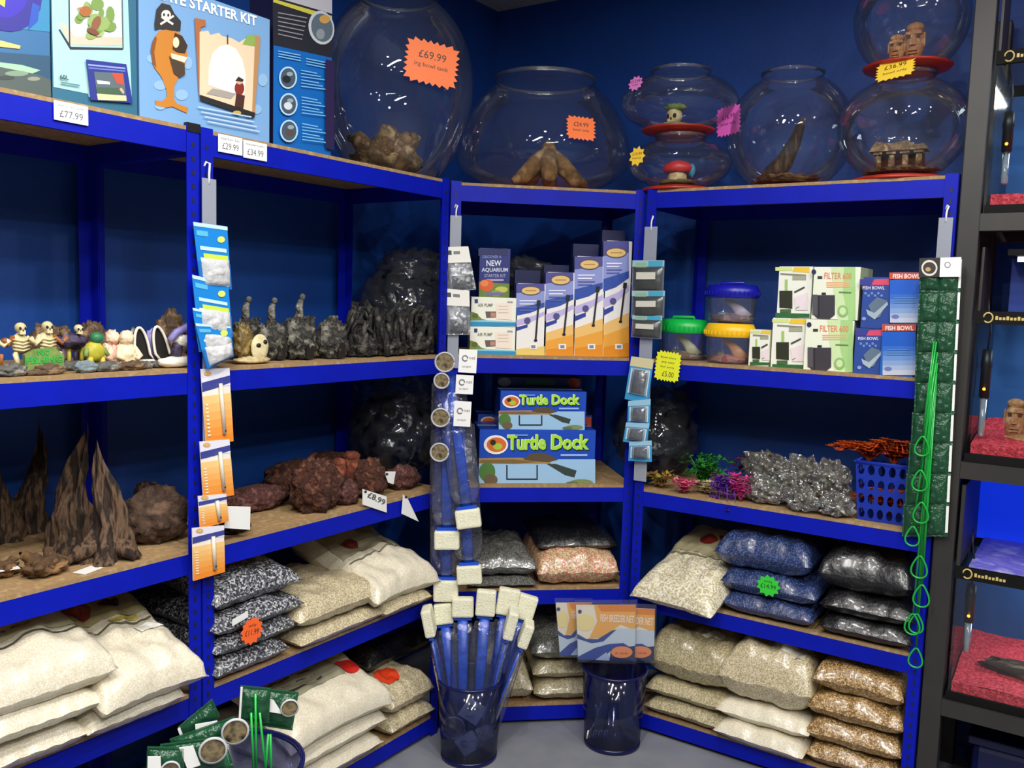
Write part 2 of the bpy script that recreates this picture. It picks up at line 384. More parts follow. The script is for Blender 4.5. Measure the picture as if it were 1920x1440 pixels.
# bowl of tank corner far below: dim blue tub under the rack
tub = bthing('storage_tub', 'dark blue plastic tub under the lowest rack aquarium', 'tub', 'D', RX0+.12, .16, 0)
MB().box((0, 0, .005), (.6, .3, .2), mat('dark_blue_plastic', '#0b1650', .4)).build('body', tub, bevel=.02)
MB().box((-.012, -.012, .2), (.612, .312, .225), mat('dark_blue_plastic', '#0b1650', .4)).build('lid', tub, bevel=.006)

# ================================================================ BOXES ON THE TOP SHELF (bays A and B)
def boxspan(b, v, x0, x1, ym, ytop):
    uL = at(b, x0, ym, v)[0]; uR = at(b, x1, ym, v)[0]; zt = at(b, (x0+x1)/2, ytop, v)[1]; return uL, uR, zt
def carton(name, label, cat, b, z0, v, x0, x1, ytop, depth, face, side=None, group=None, ym=None, gap=.001):
    """cardboard carton standing at height z0 of bay b, its front in plane v; returns root and a Print for its face"""
    ym = ym if ym is not None else 500
    # use the row where the base is seen, so slanted rows give true widths
    uL, uR, zt = boxspan(b, v, x0, x1, ym, ytop); uL += gap; uR -= gap
    o = bthing(name, label, cat, b, (uL+uR)/2, v, z0+.0006, group); hw = (uR-uL)/2; H = zt-z0
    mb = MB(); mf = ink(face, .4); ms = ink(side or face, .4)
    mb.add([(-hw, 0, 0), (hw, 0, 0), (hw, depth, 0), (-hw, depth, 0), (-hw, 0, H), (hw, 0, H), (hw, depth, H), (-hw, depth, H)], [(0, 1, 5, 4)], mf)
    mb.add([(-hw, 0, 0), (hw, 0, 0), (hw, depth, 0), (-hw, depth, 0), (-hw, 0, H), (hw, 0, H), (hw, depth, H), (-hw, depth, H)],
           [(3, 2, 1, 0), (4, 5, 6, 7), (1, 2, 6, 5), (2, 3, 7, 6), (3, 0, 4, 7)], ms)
    cart = mb.build('carton', o)
    fl = MB(); fl.box((-hw, depth*.49, H), (hw, depth*.51, H+.0006), ink('#c8c4b4')); fl.build('tape', cart)
    P = Print(b, v, (uL+uR)/2, z0+.0006); P.hw, P.H, P.root, P.d, P.cart = hw, H, o, depth, cart
    return P
# 1 blue tank box (tropical fish picture)
P = carton('aquarium_box', 'aquarium carton printed with a deep blue fish over rocks, on top shelf', 'box', 'A', Z[0], .02, -115, 94, -70, .3, '#2f6a9c', '#27506f', 'aquarium cartons on the top shelf', ym=60)
P.poly([(-110, -60), (92, -60), (93, 60), (-110, 40)], '#2b86b4').poly([(-110, 90), (94, 105), (94, 172), (-110, 150)], '#27506e')
P.ell(20, 0, 58, 60, '#2a2590', rot=.3).ell(12, -10, 40, 44, '#3424b4', rot=.3).poly([(60, 5), (74, 12), (70, 40), (52, 56)], '#1f4fb8').poly([(-2, -20), (10, -10), (8, 14), (-4, 6)], '#f0dc4a')
P.poly([(-60, 72), (0, 76), (38, 86), (36, 92), (0, 88), (-60, 82)], '#d8c47a').poly([(-110, 110), (0, 117), (40, 122), (75, 132), (60, 138), (0, 126), (-110, 124)], '#9fc8a8')
P.poly([(-110, 126), (0, 126), (70, 140), (94, 150), (95, 182), (-110, 150)], '#4e5a58').ell(30, 138, 22, 5, '#7f9a80').ell(62, 148, 12, 4, '#8b9482').ell(10, 146, 16, 4, '#3b4544')
P.build(P.root)
# 2 pale aqua box
P = carton('aquarium_box', 'pale aqua aquarium carton with planted tank picture, on top shelf', 'box', 'A', Z[0], .02, 96, 257, -70, .3, '#2c6a86', '#1f4c60', 'aquarium cartons on the top shelf', ym=100)
P.poly([(95, -65), (237, -65), (247, 193), (166, 182), (165, 176), (100, 163)], '#a9d8d8')
P.poly([(128, -65), (226, -65), (229, 86), (131, 84)], '#cfe6e0').poly([(111, 45), (131, 84), (229, 86), (229, 70), (140, 68), (120, 44)], '#d6c4ae')
P.poly([(109, 56), (112, 55), (133, 88), (230, 90), (230, 94), (131, 93)], '#22303c').line(128, -65, 130, 88, 2.5, '#2b3a44').line(227, -65, 230, 92, 2.5, '#5a6a70')
for i in range(16):
    P.ell(143+random.random()*70, 5+random.random()*62, 8+random.random()*7, 5+random.random()*8, random.choice(['#7a9a4a', '#5f8a3e', '#93ae62', '#a8bc70']), 9, random.random()*3)
P.ell(158, 22, 11, 10, '#a8642c').ell(178, 44, 8, 14, '#8a5a3a', rot=.4).ell(172, 60, 12, 5, '#7b4630', rot=.4).poly([(140, 16), (150, 14), (152, 20)], '#c0703c')
P.text('60L', 110, 149, 127, 151, 9, '#1d3a50', .02)
P.line(111, 155, 147, 161, 3, '#5d8f98')
P.poly([(158, 112), (234, 121), (246, 194), (167, 188)], '#23308c').line(162, 122, 232, 129, 3, '#8fa0d8').line(163, 128, 232, 134, 2.5, '#6c7cc8')
P.poly([(173, 135), (228, 138), (234, 190), (180, 188)], '#5a6a72').poly([(178, 151), (202, 154), (203, 159), (180, 158)], '#f4f6f0').poly([(205, 137), (227, 139), (229, 160), (216, 158)], '#c05038').poly([(178, 176), (233, 180), (234, 190), (180, 188)], '#d8d8a0').poly([(178, 164), (220, 166), (231, 178), (178, 176)], '#45604a').poly([(224, 165), (229, 172), (228, 178), (220, 168)], '#e0b090')
P.build(P.root)
# 3 sky-blue pirate box, stands across the join of the two left units
P = carton('starter_kit_box', 'sky-blue starter kit carton with cartoon pirate fish, on top shelf', 'box', 'A', Z[0], .02, 260, 506, -6, .27, '#7ba9d8', '#5f8cc0', 'aquarium cartons on the top shelf', ym=130)
for x, y, rx, ry in ((285, 110, 10, 8), (300, 160, 12, 9), (352, 118, 8, 12), (340, 178, 12, 10), (492, 150, 9, 12), (480, 205, 10, 9), (300, 200, 10, 6)): P.ell(x, y, rx, ry, '#93badf')
P.text('PIRATE STARTER KIT', 272, -8, 481, 50, 22, '#f2f6fa', .03)
P.poly([(290, 68), (298, 58), (318, 54), (336, 62), (347, 80), (350, 105), (344, 130), (336, 142), (326, 160), (325, 185), (330, 194), (352, 202), (349, 212), (335, 206), (322, 200), (310, 202), (292, 198), (290, 188), (302, 190), (312, 182), (311, 168), (302, 145), (287, 125), (281, 96)], '#c8802c')
P.poly([(281, 95), (284, 80), (290, 68), (293, 72), (288, 98), (292, 128), (285, 120)], '#8a4f28')
P.poly([(288, 46), (292, 18), (302, 6), (318, 10), (326, 26), (338, 40), (337, 58), (322, 58), (300, 54), (289, 57)], '#2e2c2c')
P.ell(310, 28, 9, 9, '#f2ecd8').ell(306, 28, 2, 3, '#2e2c2c').ell(314, 29, 2, 3, '#2e2c2c').line(299, 46, 324, 30, 4, '#f2ecd8').line(301, 32, 323, 46, 4, '#f2ecd8')
P.poly([(326, 62), (340, 68), (350, 86), (345, 100), (330, 98), (322, 92)], '#3a2c1e').ell(328, 80, 6, 10, '#f0e2b8').poly([(318, 100), (350, 108), (344, 118), (320, 110)], '#e8dcc0').poly([(315, 105), (322, 112), (344, 120), (345, 140), (335, 146), (324, 138)], '#4a3a2c')
P.poly([(363, 34), (383, 38), (384, 48), (374, 52), (377, 178), (371, 178)], '#b06a3a').poly([(372, 60), (388, 58), (392, 66), (408, 62), (414, 68), (432, 72), (446, 80), (462, 70), (484, 72), (480, 140), (475, 218), (372, 180)], '#e8d2b0')
P.poly([(462, 66), (480, 66), (476, 88), (452, 84)], '#8fae58').poly([(476, 66), (486, 70), (480, 150), (475, 218), (470, 216)], '#b98a5c')
P.poly([(388, 160), (389, 125), (396, 100), (410, 87), (424, 84), (440, 92), (452, 112), (458, 140), (456, 178), (430, 174)], '#f6efe6').line(424, 66, 424, 84, 2.5, '#5a4232').poly([(384, 176), (396, 166), (440, 176), (430, 186)], '#a8a098').poly([(372, 178), (476, 212), (474, 222), (372, 188)], '#2a2622')
P.ell(446, 166, 9, 13, '#8a2f28').ell(446, 154, 5, 5, '#d8b088').poly([(438, 152), (444, 144), (454, 150), (452, 154)], '#3a2a22').poly([(440, 176), (456, 180), (453, 204), (437, 200)], '#4a2a26').ell(441, 212, 8, 4, '#c8a848')
for i in range(4): P.line(368+i*6, 201+i*9, 468+i*5, 220+i*9, 2.4, '#b8d2ec')
P.build(P.root)
# 4 dark blue box with round pictures
P = carton('aquarium_box', 'tall dark blue carton with three round pictures beside largest glass bowl', 'box', 'B', Z[0], .03, 512, 622, -40, .09, '#0f66b8', '#1c1a3c', 'aquarium cartons on the top shelf', ym=150)
P.poly([(510, -38), (622, -38), (622, 108), (512, 84)], '#23242e').poly([(512, -2), (622, 30), (622, 40), (512, 4)], '#c8c24a').poly([(512, -38), (622, -38), (622, 26), (512, -6)], '#b8b8c0')
P.ell(602, 52, 24, 32, '#c0c8cc', rot=-.2).ell(603, 52, 20, 27, '#5a6a78', rot=-.2).ell(608, 36, 10, 8, '#c89a50').ell(600, 64, 8, 10, '#8a949a')
for i in range(6): P.line(520, 24+i*8, 575-i*2, 34+i*8, 2, '#8f8f98')
for i in range(3): P.line(520, 96+i*5, 562, 104+i*5, 2, '#7fc0ea').line(572, 110+i*5, 612, 118+i*5, 2, '#7fc0ea')
for i, y in enumerate((146, 196, 246)):
    P.ell(538, y, 17, 21, '#b8dcf0').ell(538, y, 14, 18, '#46586a').ell(535+i*2, y+3, 8, 7, ['#22262c', '#d8dce0', '#5a4a44'][i], rot=.4).ell(541, y-7, 6, 4, '#93a8b4')
    for j in range(6): P.line(562, y-14+j*6, 592+(j*7 % 18), y-8+j*6, 1.8, '#7fc0ea')
P.poly([(606, 112), (622, 116), (622, 282), (606, 278)], '#2a1f4a')
P.build(P.root)
# white price labels clipped to the top rail
def rail_label(b, x0, x1, y0, y1, txt, small):
    u0, _ = at(b, x0, (y0+y1)/2, -.002); u1, z0 = at(b, x1, y1, -.002); z1 = at(b, (x0+x1)/2, y0, -.002)[1]; z0 = at(b, (x0+x1)/2, y1, -.002)[1]
    mb = MB(); mb.box((u0, -.003, z0), (u1, -.0015, z1), mat('label_white', '#f2f2ee', .5)); ww = u1-u0; hh = z1-z0
    mb.text(txt, u0+ww*.16, z0+hh*.2, hh*.36, ink('#6a6a70'), y=-.0034, wid=ww*.68); mb.text(small, u0+ww*.1, z0+hh*.72, hh*.14, ink('#8a8a90'), y=-.0034, wid=ww*.78)
    mb.build('price_label', SH[b])
rail_label('A', 101, 165, 194, 230, '£77.99', 'aquarium and cabinet')
rail_label('B', 409, 454, 255, 288, '£29.99', 'starter kit'); rail_label('B', 456, 500, 266, 299, '£34.99', 'aquarium')
capm = MB(); capm.box((BAY['A'][3]-.034, -.002, Z[0]-.012), (BAY['A'][3]+.0, .012, Z[0]+.008), M_dark); capm.build('post_cap', SH['A'])

# ================================================================ FISH BOWLS ON THE TOP SHELF (bays B, C, D)
M_bowl = clear('bowl_glass', (.97, .98, .99), .035, .7, .015, milk=.015)
M_plate = mat('terracotta_plate', '#b5301f', .35, col2='#9d2618', scale=20)
def starburst(mb, cx, cz, w, h, m, n=22, y0=-.001, y1=0, seed=1, depth=.16, box=True):
    """zig-zag edged card in the x-z plane"""
    rnd = random.Random(seed); pts = []
    for i in range(n*2):
        a = 2*math.pi*i/(n*2); c, s_ = math.cos(a), math.sin(a)
        k = 1/max(abs(c), abs(s_)) if box else 1.0
        if box: k = min(k, 1.28)
        f = 1.0 if i % 2 == 0 else 1-depth
        pts.append((cx+w/2*c*k*f, cz+h/2*s_*k*f))
    mb.prism(pts, y0, y1, m)
def price_star(parent, loc, w, h, col, lines, rot=(0, 0, 0), n=22, depth=.15, box=True, name='price_star'):
    mb = MB(); starburst(mb, 0, 0, w, h, mat('star_'+col, col, .5), n, -.0012, 0, depth=depth, box=box)
    for i, (t, dx, dz, tw, th) in enumerate(lines): mb.text(t, -w*tw/2+dx*w, dz*h, th*h, ink('#3a2a22' if col != '#37d23a' else '#12351a'), y=-.0016, wid=w*tw)
    o = mb.build(name, parent); o.location = loc; o.rotation_euler = rot; return o
def bowl(label, b, u, v, z, R, H, rim, base, widest=.45, collar=.02, px=None, plate=None):
    """blown bowl: base radius, belly R at widest*H, neck radius rim, small upright collar"""
    o = bthing('glass_bowl', label, 'fish bowl', b, u, v, z+.0005, 'clear glass fish bowls')
    zc = H*widest; prof = []; hb = zc; ht = H-collar-zc
    a0 = math.asin(min(1, base/R)); 
    for i in range(13):
        t = i/12; r = R*math.sin(a0+(math.pi/2-a0)*t); zz = zc-hb*math.cos(a0+(math.pi/2-a0)*t)/math.cos(a0); prof.append((r, max(0, zz)))
    a1 = math.asin(min(1, rim/R))
    for i in range(1, 13):
        t = i/12; a = math.pi/2+(math.pi/2-a1)*t; r = R*math.sin(a); zz = zc-ht*math.cos(a)/math.cos(a1); prof.append((r, zz))
    prof.append((rim, H-collar*.4))
    out = [(0.0005, 0)]+prof
    mb = MB(); mb.lathe(out, M_bowl, 56); mb.build('bowl', o)
    rm = MB(); rm.lathe([(rim-.001, H-collar*.4), (rim+.004, H-collar*.2), (rim+.005, H), (rim+.001, H+.002), (rim-.004, H-.002), (rim-.003, H-collar*.4)], clear('bowl_rim', (.9, .93, .97), .12, .95, .05, milk=.06), 56); rm.build('rim', o)
    if plate:
        p = MB(); p.lathe([(.001, -.021), (plate, -.021), (plate*1.02, -.016), (plate*.95, -.010), (plate*.6, -.002), (.001, -.001)], M_plate, 40); p.build('saucer', o)
    def surf(xang, zz):   # point on the glass
        for i in range(len(prof)-1):
            if prof[i][1] <= zz <= prof[i+1][1]:
                k = (zz-prof[i][1])/max(1e-6, prof[i+1][1]-prof[i][1]); r = prof[i][0]+(prof[i+1][0]-prof[i][0])*k; break
        else: r = R
        return V3((r*math.sin(xang), -r*math.cos(xang), zz))
    return o, surf
def bowl_from(label, b, v, z, xc, x0, x1, yt, rim_px, **k):
    """size the bowl from the columns and rows where it is seen, its axis in plane v of the bay"""
    if k.get('plate'): z += .0215
    u, zt = at(b, xc, yt, v); P = W(b, u, v, z); dist = (P-CP).dot(CF); s = dist/FPX
    return (*bowl(label, b, u, v, z, (x1-x0)/2*s, zt-z, rim_px*s, **k), s, u)
M_drift = mat('pale_driftwood', '#8a6a42', .85, col2=['#4f3820', '#b59a6c'], scale=22, bump=.7, bscale=40)
# largest sphere on bay B with rock pieces
o1, s1, k1, u1 = bowl_from('largest round glass bowl with orange price star and knotted wood inside', 'B', .15, Z[0], 748, 607, 889, -6, 70, base=.12, widest=.54)
p = s1(-.62, .30); price_star(o1, p+V3((0.03, -.034, 0)), .165, .125, '#ff7b3a', [('£69.99', 0, .08, .5, .17), ('lrg bowl tank', 0, -.14, .62, .12)], (0.0, .10, -.55), n=26, depth=.14)
def driftknot(label, loc, rz, r, seed, m, parts=5, spread=.6, hgt=.6, group=None, cat='driftwood', name='driftwood'):
    t = thing(name, label, cat, loc, rz, group); rnd = random.Random(seed); mb = MB()
    mb.blob((0, 0, r*.28), (r*.75, r*.6, r*.34), m, seed, .55, 2.4, 28, 16, .3, flat=.85)
    for i in range(parts):
        a = i*2*math.pi/parts+rnd.random(); d = r*spread*(.5+rnd.random()*.5); hh = r*hgt*(.5+rnd.random()*.7)
        pts = [(0, 0, r*.2), (d*.5*math.cos(a), d*.5*math.sin(a), r*.25+hh*.4), (d*.9*math.cos(a+.3), d*.9*math.sin(a+.3), r*.3+hh*.8), (d*1.1*math.cos(a+.1), d*1.1*math.sin(a+.1), r*.2+hh)]
        mb.tube(pts, [r*.28, r*.24, r*.17, r*.06], m, 9)
        mb.blob(pts[1], (r*.27, r*.25, r*.25), m, seed+i, .6, 2.5, 14, 9, .3)
    mb.build('wood', t); return t
P1 = W('B', u1, .15, Z[0])
driftknot('knotted brown wood lump inside largest glass bowl', P1+BAY['B'][1]*.0+BAY['B'][2]*.0+V3((-.03, -.0, .012)), RZ('B'), .15, 3, M_drift, 9, .72, .6)
# wide squat bowl on the corner unit
o2, s2, k2, u2 = bowl_from('wide squat glass bowl with orange price star and pale wood inside', 'C', .25, Z[0], 1022, 868, 1192, 150, 92, base=.17, widest=.27, collar=.026, plate=.18)
p = s2(.12, .155); price_star(o2, p+V3((.03, -.014, 0)), .098, .08, '#ff7b3a', [('£24.99', 0, .06, .5, .18), ('bowl only', 0, -.16, .55, .13)], (-.25, .04, .1), n=22)
pb = W('C', u2, .25, Z[0])
t = thing('driftwood', 'pale three-legged driftwood under the squat glass bowl star', 'driftwood', pb+V3((.02, -.02, .026)), RZ('C'))
mb = MB(); M_pale = mat('pale_wood', '#a9814f', .85, col2=['#7c5a33', '#c9a673'], scale=18, bump=.6, bscale=45)
mb.blob((0, 0, .085), (.035, .033, .05), M_pale, 2, .3, 3)
for a, L in ((0.0, .13), (1.3, .09), (2.6, .09), (3.3, .12), (4.6, .1)):
    mb.tube([(0, 0, .12), (L*.35*math.cos(a), L*.35*math.sin(a), .08), (L*.75*math.cos(a), L*.75*math.sin(a), .03), (L*1.05*math.cos(a), L*1.05*math.sin(a), .012)], [.024, .032, .027, .012], M_pale, 10)
mb.tube([(0, 0, .1), (.0, 0, .14), (.005, 0, .155)], [.03, .024, .014], M_pale, 10)
mb.build('wood', t)
# pair of stacked squat bowls
o3, s3, k3, u3 = bowl_from('low squat glass bowl with red roofed ornament, under another bowl', 'D', .11, Z[0], 1276, 1180, 1374, 256, 46, base=.085, widest=.47, plate=.12)
zt3 = Z[0]+at('D', 1276, 256, .11)[1]-Z[0]
price_star(o3, s3(-.28, .075)+V3((-.02, -.012, 0)), .06, .065, '#ffd23c', [('£10.99', 0, .04, .55, .15), ('bowl only', 0, -.16, .55, .12)], (-.1, 0, -.1), n=9, depth=.28, box=False)
o4, s4, k4, u4 = bowl_from('squat glass bowl with skull ornament, stacked on a red saucer and bowl', 'D', .11, zt3+.022, 1277, 1168, 1386, 134, 54, base=.085, widest=.45, plate=.0)
sau = bthing('saucer', 'red saucer between the two stacked squat bowls', 'saucer', 'D', u4, .11, zt3+.004, 'red saucers')
MB().lathe([(.001, 0), (.06, 0), (.115, .010), (.12, .016), (.11, .014), (.06, .006), (.001, .006)], M_plate, 40).build('dish', sau)
price_star(o4, s4(-.28, .115)+V3((-.02, -.012, 0)), .058, .05, '#f58bd8', [('£12.99', 0, .04, .6, .18), ('only', 0, -.18, .4, .14)], (-.2, 0, -.2), n=10, depth=.26, box=False)
# tall round bowl with dark wood spire
o5, s5, k5, u5 = bowl_from('round glass bowl with pink price star and dark wood spire inside', 'D', .25, Z[0], 1487, 1372, 1602, 138, 55, base=.1, widest=.46, plate=.15)
price_star(o5, s5(-.95, .20)+V3((.0, -.012, 0)), .10, .095, '#f46ad0', [('£16.99', 0, .06, .5, .16), ('bowl only', 0, -.16, .6, .12)], (0, -.06, -.35), n=24)
# two spheres stacked beside the rack
o6, s6, k6, u6 = bowl_from('round glass bowl with yellow price star and ruined gateway ornament', 'D', .13, Z[0], 1700, 1584, 1816, 140, 50, base=.09, widest=.5, plate=.135)
zt6 = at('D', 1700, 140, .13)[1]
price_star(o6, s6(-.12, .275)+V3((-.0, -.035, .0)), .105, .065, '#ffd93c', [('£36.99', 0, .06, .55, .22), ('bowl only', 0, -.22, .6, .15)], (-.45, -.12, -.1), n=22)
sau = bthing('saucer', 'red saucer between two round bowls beside black tank rack', 'saucer', 'D', u6, .13, zt6+.004, 'red saucers')
MB().lathe([(.001, 0), (.06, 0), (.115, .010), (.12, .016), (.11, .014), (.06, .006), (.001, .006)], M_plate, 40).build('dish', sau)
o7, s7, k7, u7 = bowl_from('round glass bowl with stone heads inside, stacked beside black tank rack', 'D', .13, zt6+.022, 1716, 1614, 1818, -60, 48, base=.09, widest=.5)
heads('tan stone-head pair ornament inside the stacked round bowl', W('D', u7-.01, .12, zt6+.028), RZ('D'), .042, .085, .052, .115, .044)
# ornaments inside the bowls
def orn(label, loc, rz=0, name='ornament', group=None, cat='ornament'): return thing(name, label, cat, loc, rz, group)
t = orn('red mushroom-roofed house ornament inside low squat bowl', W('D', u3, .10, Z[0]+.026), RZ('D'), 'house_ornament')
M_redo = mat('red_resin', '#c81e22', .4); M_cream = mat('cream_resin', '#d8c69a', .6, col2='#b09a6a', scale=60)
MB().lathe([(.034, 0), (.03, .03), (.026, .04)], M_cream, 14).build('wall', t); MB().blob((0, 0, .052), (.05, .042, .026), M_redo, 3, .12, 3, flat=.5).build('roof', t)
MB().blob((.045, .01, .045), (.012, .01, .022), mat('teal_resin', '#2a8ab0', .4), 2, .2).build('fish_tail', t); MB().blob((0, 0, .005), (.06, .05, .012), mat('moss_resin', '#6a6a3c', .8, col2='#8a8458', scale=70), 1, .3, 3, flat=.3).build('base', t)
M_bone = mat('bone_resin', '#e8deb4', .55, col2='#cbbb86', scale=50); M_bk = mat('resin_black', '#171210', .6); M_moss = mat('green_resin', '#5d7a36', .7, col2='#839a50', scale=60)
def skull(mb, c, r, m=M_bone, yaw=0):
    c = V3(c); mb.blob(c+V3((0, 0, r*.2)), (r, r*1.05, r*.95), m, 1, .03, nu=18, nv=12); mb.box(c+V3((-r*.5, -r*.95, -r*1.05)), c+V3((r*.5, r*.1, -r*.3)), m)
    for s in (-1, 1): mb.blob(c+V3((s*r*.4, -r*.85, r*.1)), (r*.27, r*.2, r*.3), M_bk, amp=0, nu=10, nv=8)
    mb.blob(c+V3((0, -r*1.0, -r*.28)), (r*.12, r*.1, r*.18), M_bk, amp=0, nu=8, nv=6)
t = orn('small bone skull ornament under green tuft inside stacked squat bowl', W('D', u4-.012, .10, zt3+.03), RZ('D'), 'skull_ornament')
a = MB(); skull(a, (0, 0, .03), .026); a.build('skull', t); MB().blob((.004, 0, .062), (.034, .024, .012), M_moss, 4, .4, 4).build('moss_cap', t); MB().blob((0, 0, .004), (.05, .04, .01), M_cream, 2, .3, flat=.3).build('base', t)
t = orn('tall dark wood spire on a brown root inside round bowl with pink star', W('D', u5+.0, .24, Z[0]+.030), RZ('D'), 'driftwood', None, 'driftwood')
a = MB(); M_dwood = mat('spire_wood', '#3c2c20', .85, col2=['#241a14', '#6a4e34'], scale=20, stretch=(3, 3, .7), bump=.7, bscale=30)
a.tube([(-.06, 0, .0), (-.045, 0, .03), (-.01, 0, .07), (.02, 0, .13), (.035, 0, .18), (.045, 0, .205)], [.03, .036, .03, .022, .015, .004], M_dwood, 10, flat=.8); a.build('spire', t)
MB().blob((.0, 0, .012), (.095, .06, .018), M_drift, 6, .5, 3, flat=.5).build('root', t)
t = orn('ruined stone gateway ornament inside round bowl with yellow star', W('D', u6, .12, Z[0]+.030), RZ('D'), 'gateway_ornament')
M_ruin = mat('ruin_stone', '#9a7f5a', .85, col2=['#5d4830', '#c4ab80'], scale=40, bump=.6, bscale=80)
a = MB()
for i in range(4):
    x = -.055+i*.036; a.tube([(x, -.02, .0), (x, -.02, .055)], [.010, .008], M_ruin, 8); a.box((x-.012, -.034, .05), (x+.012, -.008, .058), M_ruin)
a.build('columns', t); MB().prism([(-.078, .058), (.075, .058), (.066, .074), (.05, .07), (.02, .084), (-.02, .078), (-.06, .086)], -.04, .02, M_ruin).build('lintel', t)
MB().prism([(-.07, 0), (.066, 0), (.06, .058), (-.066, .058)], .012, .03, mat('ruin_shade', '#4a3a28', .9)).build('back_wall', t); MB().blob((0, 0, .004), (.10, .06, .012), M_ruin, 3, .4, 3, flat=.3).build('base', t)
# ================================================================ BOXES ON THE SECOND SHELF (bay C)
zC = Z[1]
GH = 'heater cartons on the corner shelf'
def heater_box(x0, x1, ytop, tongue, v, lab, oval, rod, ymid_ink, foot):
    """tall heater carton: violet-blue top, white swoosh, orange foot, black rod picture, dark hang tab above"""
    P = carton('heater_carton', lab, 'box', 'C', zC, v, x0, x1, ytop, .06, '#f3f0ec', '#2a2f66', GH, ym=620)
    H = 668-ytop
    y = lambda f: ytop+H*f
    P.poly([(x0, ytop), (x1, ytop), (x1, y(.30)), (x0, y(.34))], '#8f9ad6').poly([(x0, ytop), (x1, ytop), (x1, y(.10)), (x0, y(.13))], '#4c4c94')
    P.poly([(x0, y(.33)), (x1, y(.26)), (x1, y(.32)), (x0+.5*(x1-x0), y(.40)), (x0, y(.44))], '#2c4fa8').poly([(x0, y(.5)), (x0+.6*(x1-x0), y(.44)), (x1, y(.38)), (x1, y(.43)), (x0+.5*(x1-x0), y(.53)), (x0, y(.58))], '#c4b8e4')
    P.poly([(x0, y(.60)), (x0+.4*(x1-x0), y(.56)), (x0+.4*(x1-x0), y(.60)), (x0, y(.65))], '#2b3f9a')
    if foot:
        P.poly([(x0, y(.72)), (x1, y(.62)), (x1, 669), (x0, 669)], '#f3c474').poly([(x0, y(.82)), (x1, y(.74)), (x1, 669), (x0, 669)], '#f0a83c').poly([(x0, y(.92)), (x1, y(.88)), (x1, 669), (x0, 669)], '#e8921e')
    else: P.poly([(x0, y(.9)), (x1, y(.86)), (x1, 669), (x0, 669)], '#ecd070')
    ox, oy, orx, ory = oval; P.ell(ox, oy, orx+2, ory+2, '#5a4a54').ell(ox, oy, orx, ory, '#e6c27a').line(ox-orx*.6, oy, ox+orx*.6, oy, 2.2, '#b98a3a')
    for i in range(4): P.line(x0+6, oy+ory+12+i*6, x0+(x1-x0)*(.72-.1*(i % 2)), oy+ory+12+i*6, 2.2, '#f4f2fa' if i < 2 else '#5a66b0')
    rx0, ry0, rx1, ry1 = rod; P.line(rx0, ry0, rx1, ry1, 3.5, '#22222a').line(rx0, ry0, rx0+(rx1-rx0)*.14, ry0+(ry1-ry0)*.14, 7, '#1a1a20').ell(rx1, ry1, 3.2, 2.6, '#141418')
    cx = (x0+x1)/2
    P.rect(cx-2, 645, cx+12, 655, '#f6f6f2').rect(cx+1, 647, cx+9, 653, '#8a8a90').ell(cx-6, y(.52) if foot else 601, 6, 6, '#50508a')
    P.build(P.root)
    # second carton body and hang tab behind it
    tb = MB(); hw = P.hw; zt = at('C', cx-3, tongue, v+.07)[1]-zC
    tb.box((-hw*.95-.004, .062, 0), (hw*.9-.004, .10, zt-.001), ink('#23264e', .3)); tb.build('rear_carton', P.root)
heater_box(968, 1021, 532, 507, .06, 'shortest heater carton with dark rod picture beside white pump cartons', (995, 545, 17, 7), (1010, 563, 1004, 638), 0, False)
heater_box(1023, 1075, 511, 497, .06, 'heater carton with orange foot between shortest and wide tall heater cartons', (1051, 525, 17, 8), (1065, 553, 1057, 627), 0, True)
heater_box(1077, 1130, 481, 458, .06, 'tall heater carton with orange foot next to the tallest one', (1105, 496, 17, 8), (1121, 537, 1112, 610), 0, True)
heater_box(1131, 1179, 452, 432, .06, 'tallest heater carton with orange foot beside blister packs', (1155, 474, 18, 8), (1172, 530, 1163, 603), 0, True)
# two white landscape cartons, stacked, and the blue aquarium carton behind them
def pump_box(x0, x1, ytop, z0, lab):
    P = carton('pump_carton', lab, 'box', 'C', z0, .05, x0, x1, ytop, .075, '#f4f3e4', '#c9d4d0', 'white pump cartons', ym=620)
    yb = ytop+(54 if ytop < 600 else 53)
    P.poly([(x0, yb-9), (x1, yb-8), (x1, yb), (x0, yb)], '#2b8fc0').poly([(x0, yb-13), (x1, yb-9), (x1, yb-7), (x0, yb-9)], '#8fd0e0')
    P.poly([(x0, yb-28), (x0+8, yb-26), (x0+22, yb-14), (x0+30, yb-12), (x0, yb-11)], '#7a8a3c').ell(x0+9, yb-20, 6, 5, '#5a6a2c').poly([(x0+28, yb-28), (x0+48, yb-28), (x0+48, yb-17), (x0+30, yb-16)], '#6a5a58').rect(x0+38, yb-26, x0+47, yb-18, '#c08a72')
    P.poly([(x0+48, yb-44), (x1-8, yb-44), (x1-8, yb-12), (x0+48, yb-14)], '#f6e8d8').rect(x0+8, ytop+3, x0+14, ytop+10, '#243a7a').text('AIR PUMP', x0+14, ytop+17, x0+42, ytop+17, 6, '#7a806a').rect(x1-16, ytop+7, x1-6, ytop+10, '#9aa0a4')
    for i in range(3): P.line(x0+52, yb-38+i*6, x1-14, yb-38+i*6, 1.4, '#e0c8b0')
    P.build(P.root); return z0+P.H+.001
zz = pump_box(881, 967, 613, zC, 'white pump carton with blue foot, lower of the stacked pair')
pump_box(882, 967, 558, zz, 'white pump carton with blue foot, upper of the stacked pair')
P = carton('aquarium_box', 'navy carton with orange fish picture and white lettering behind pump cartons', 'box', 'C', zC, .135, 897, 955, 466, .1, '#27307a', '#1d2250', ym=560)
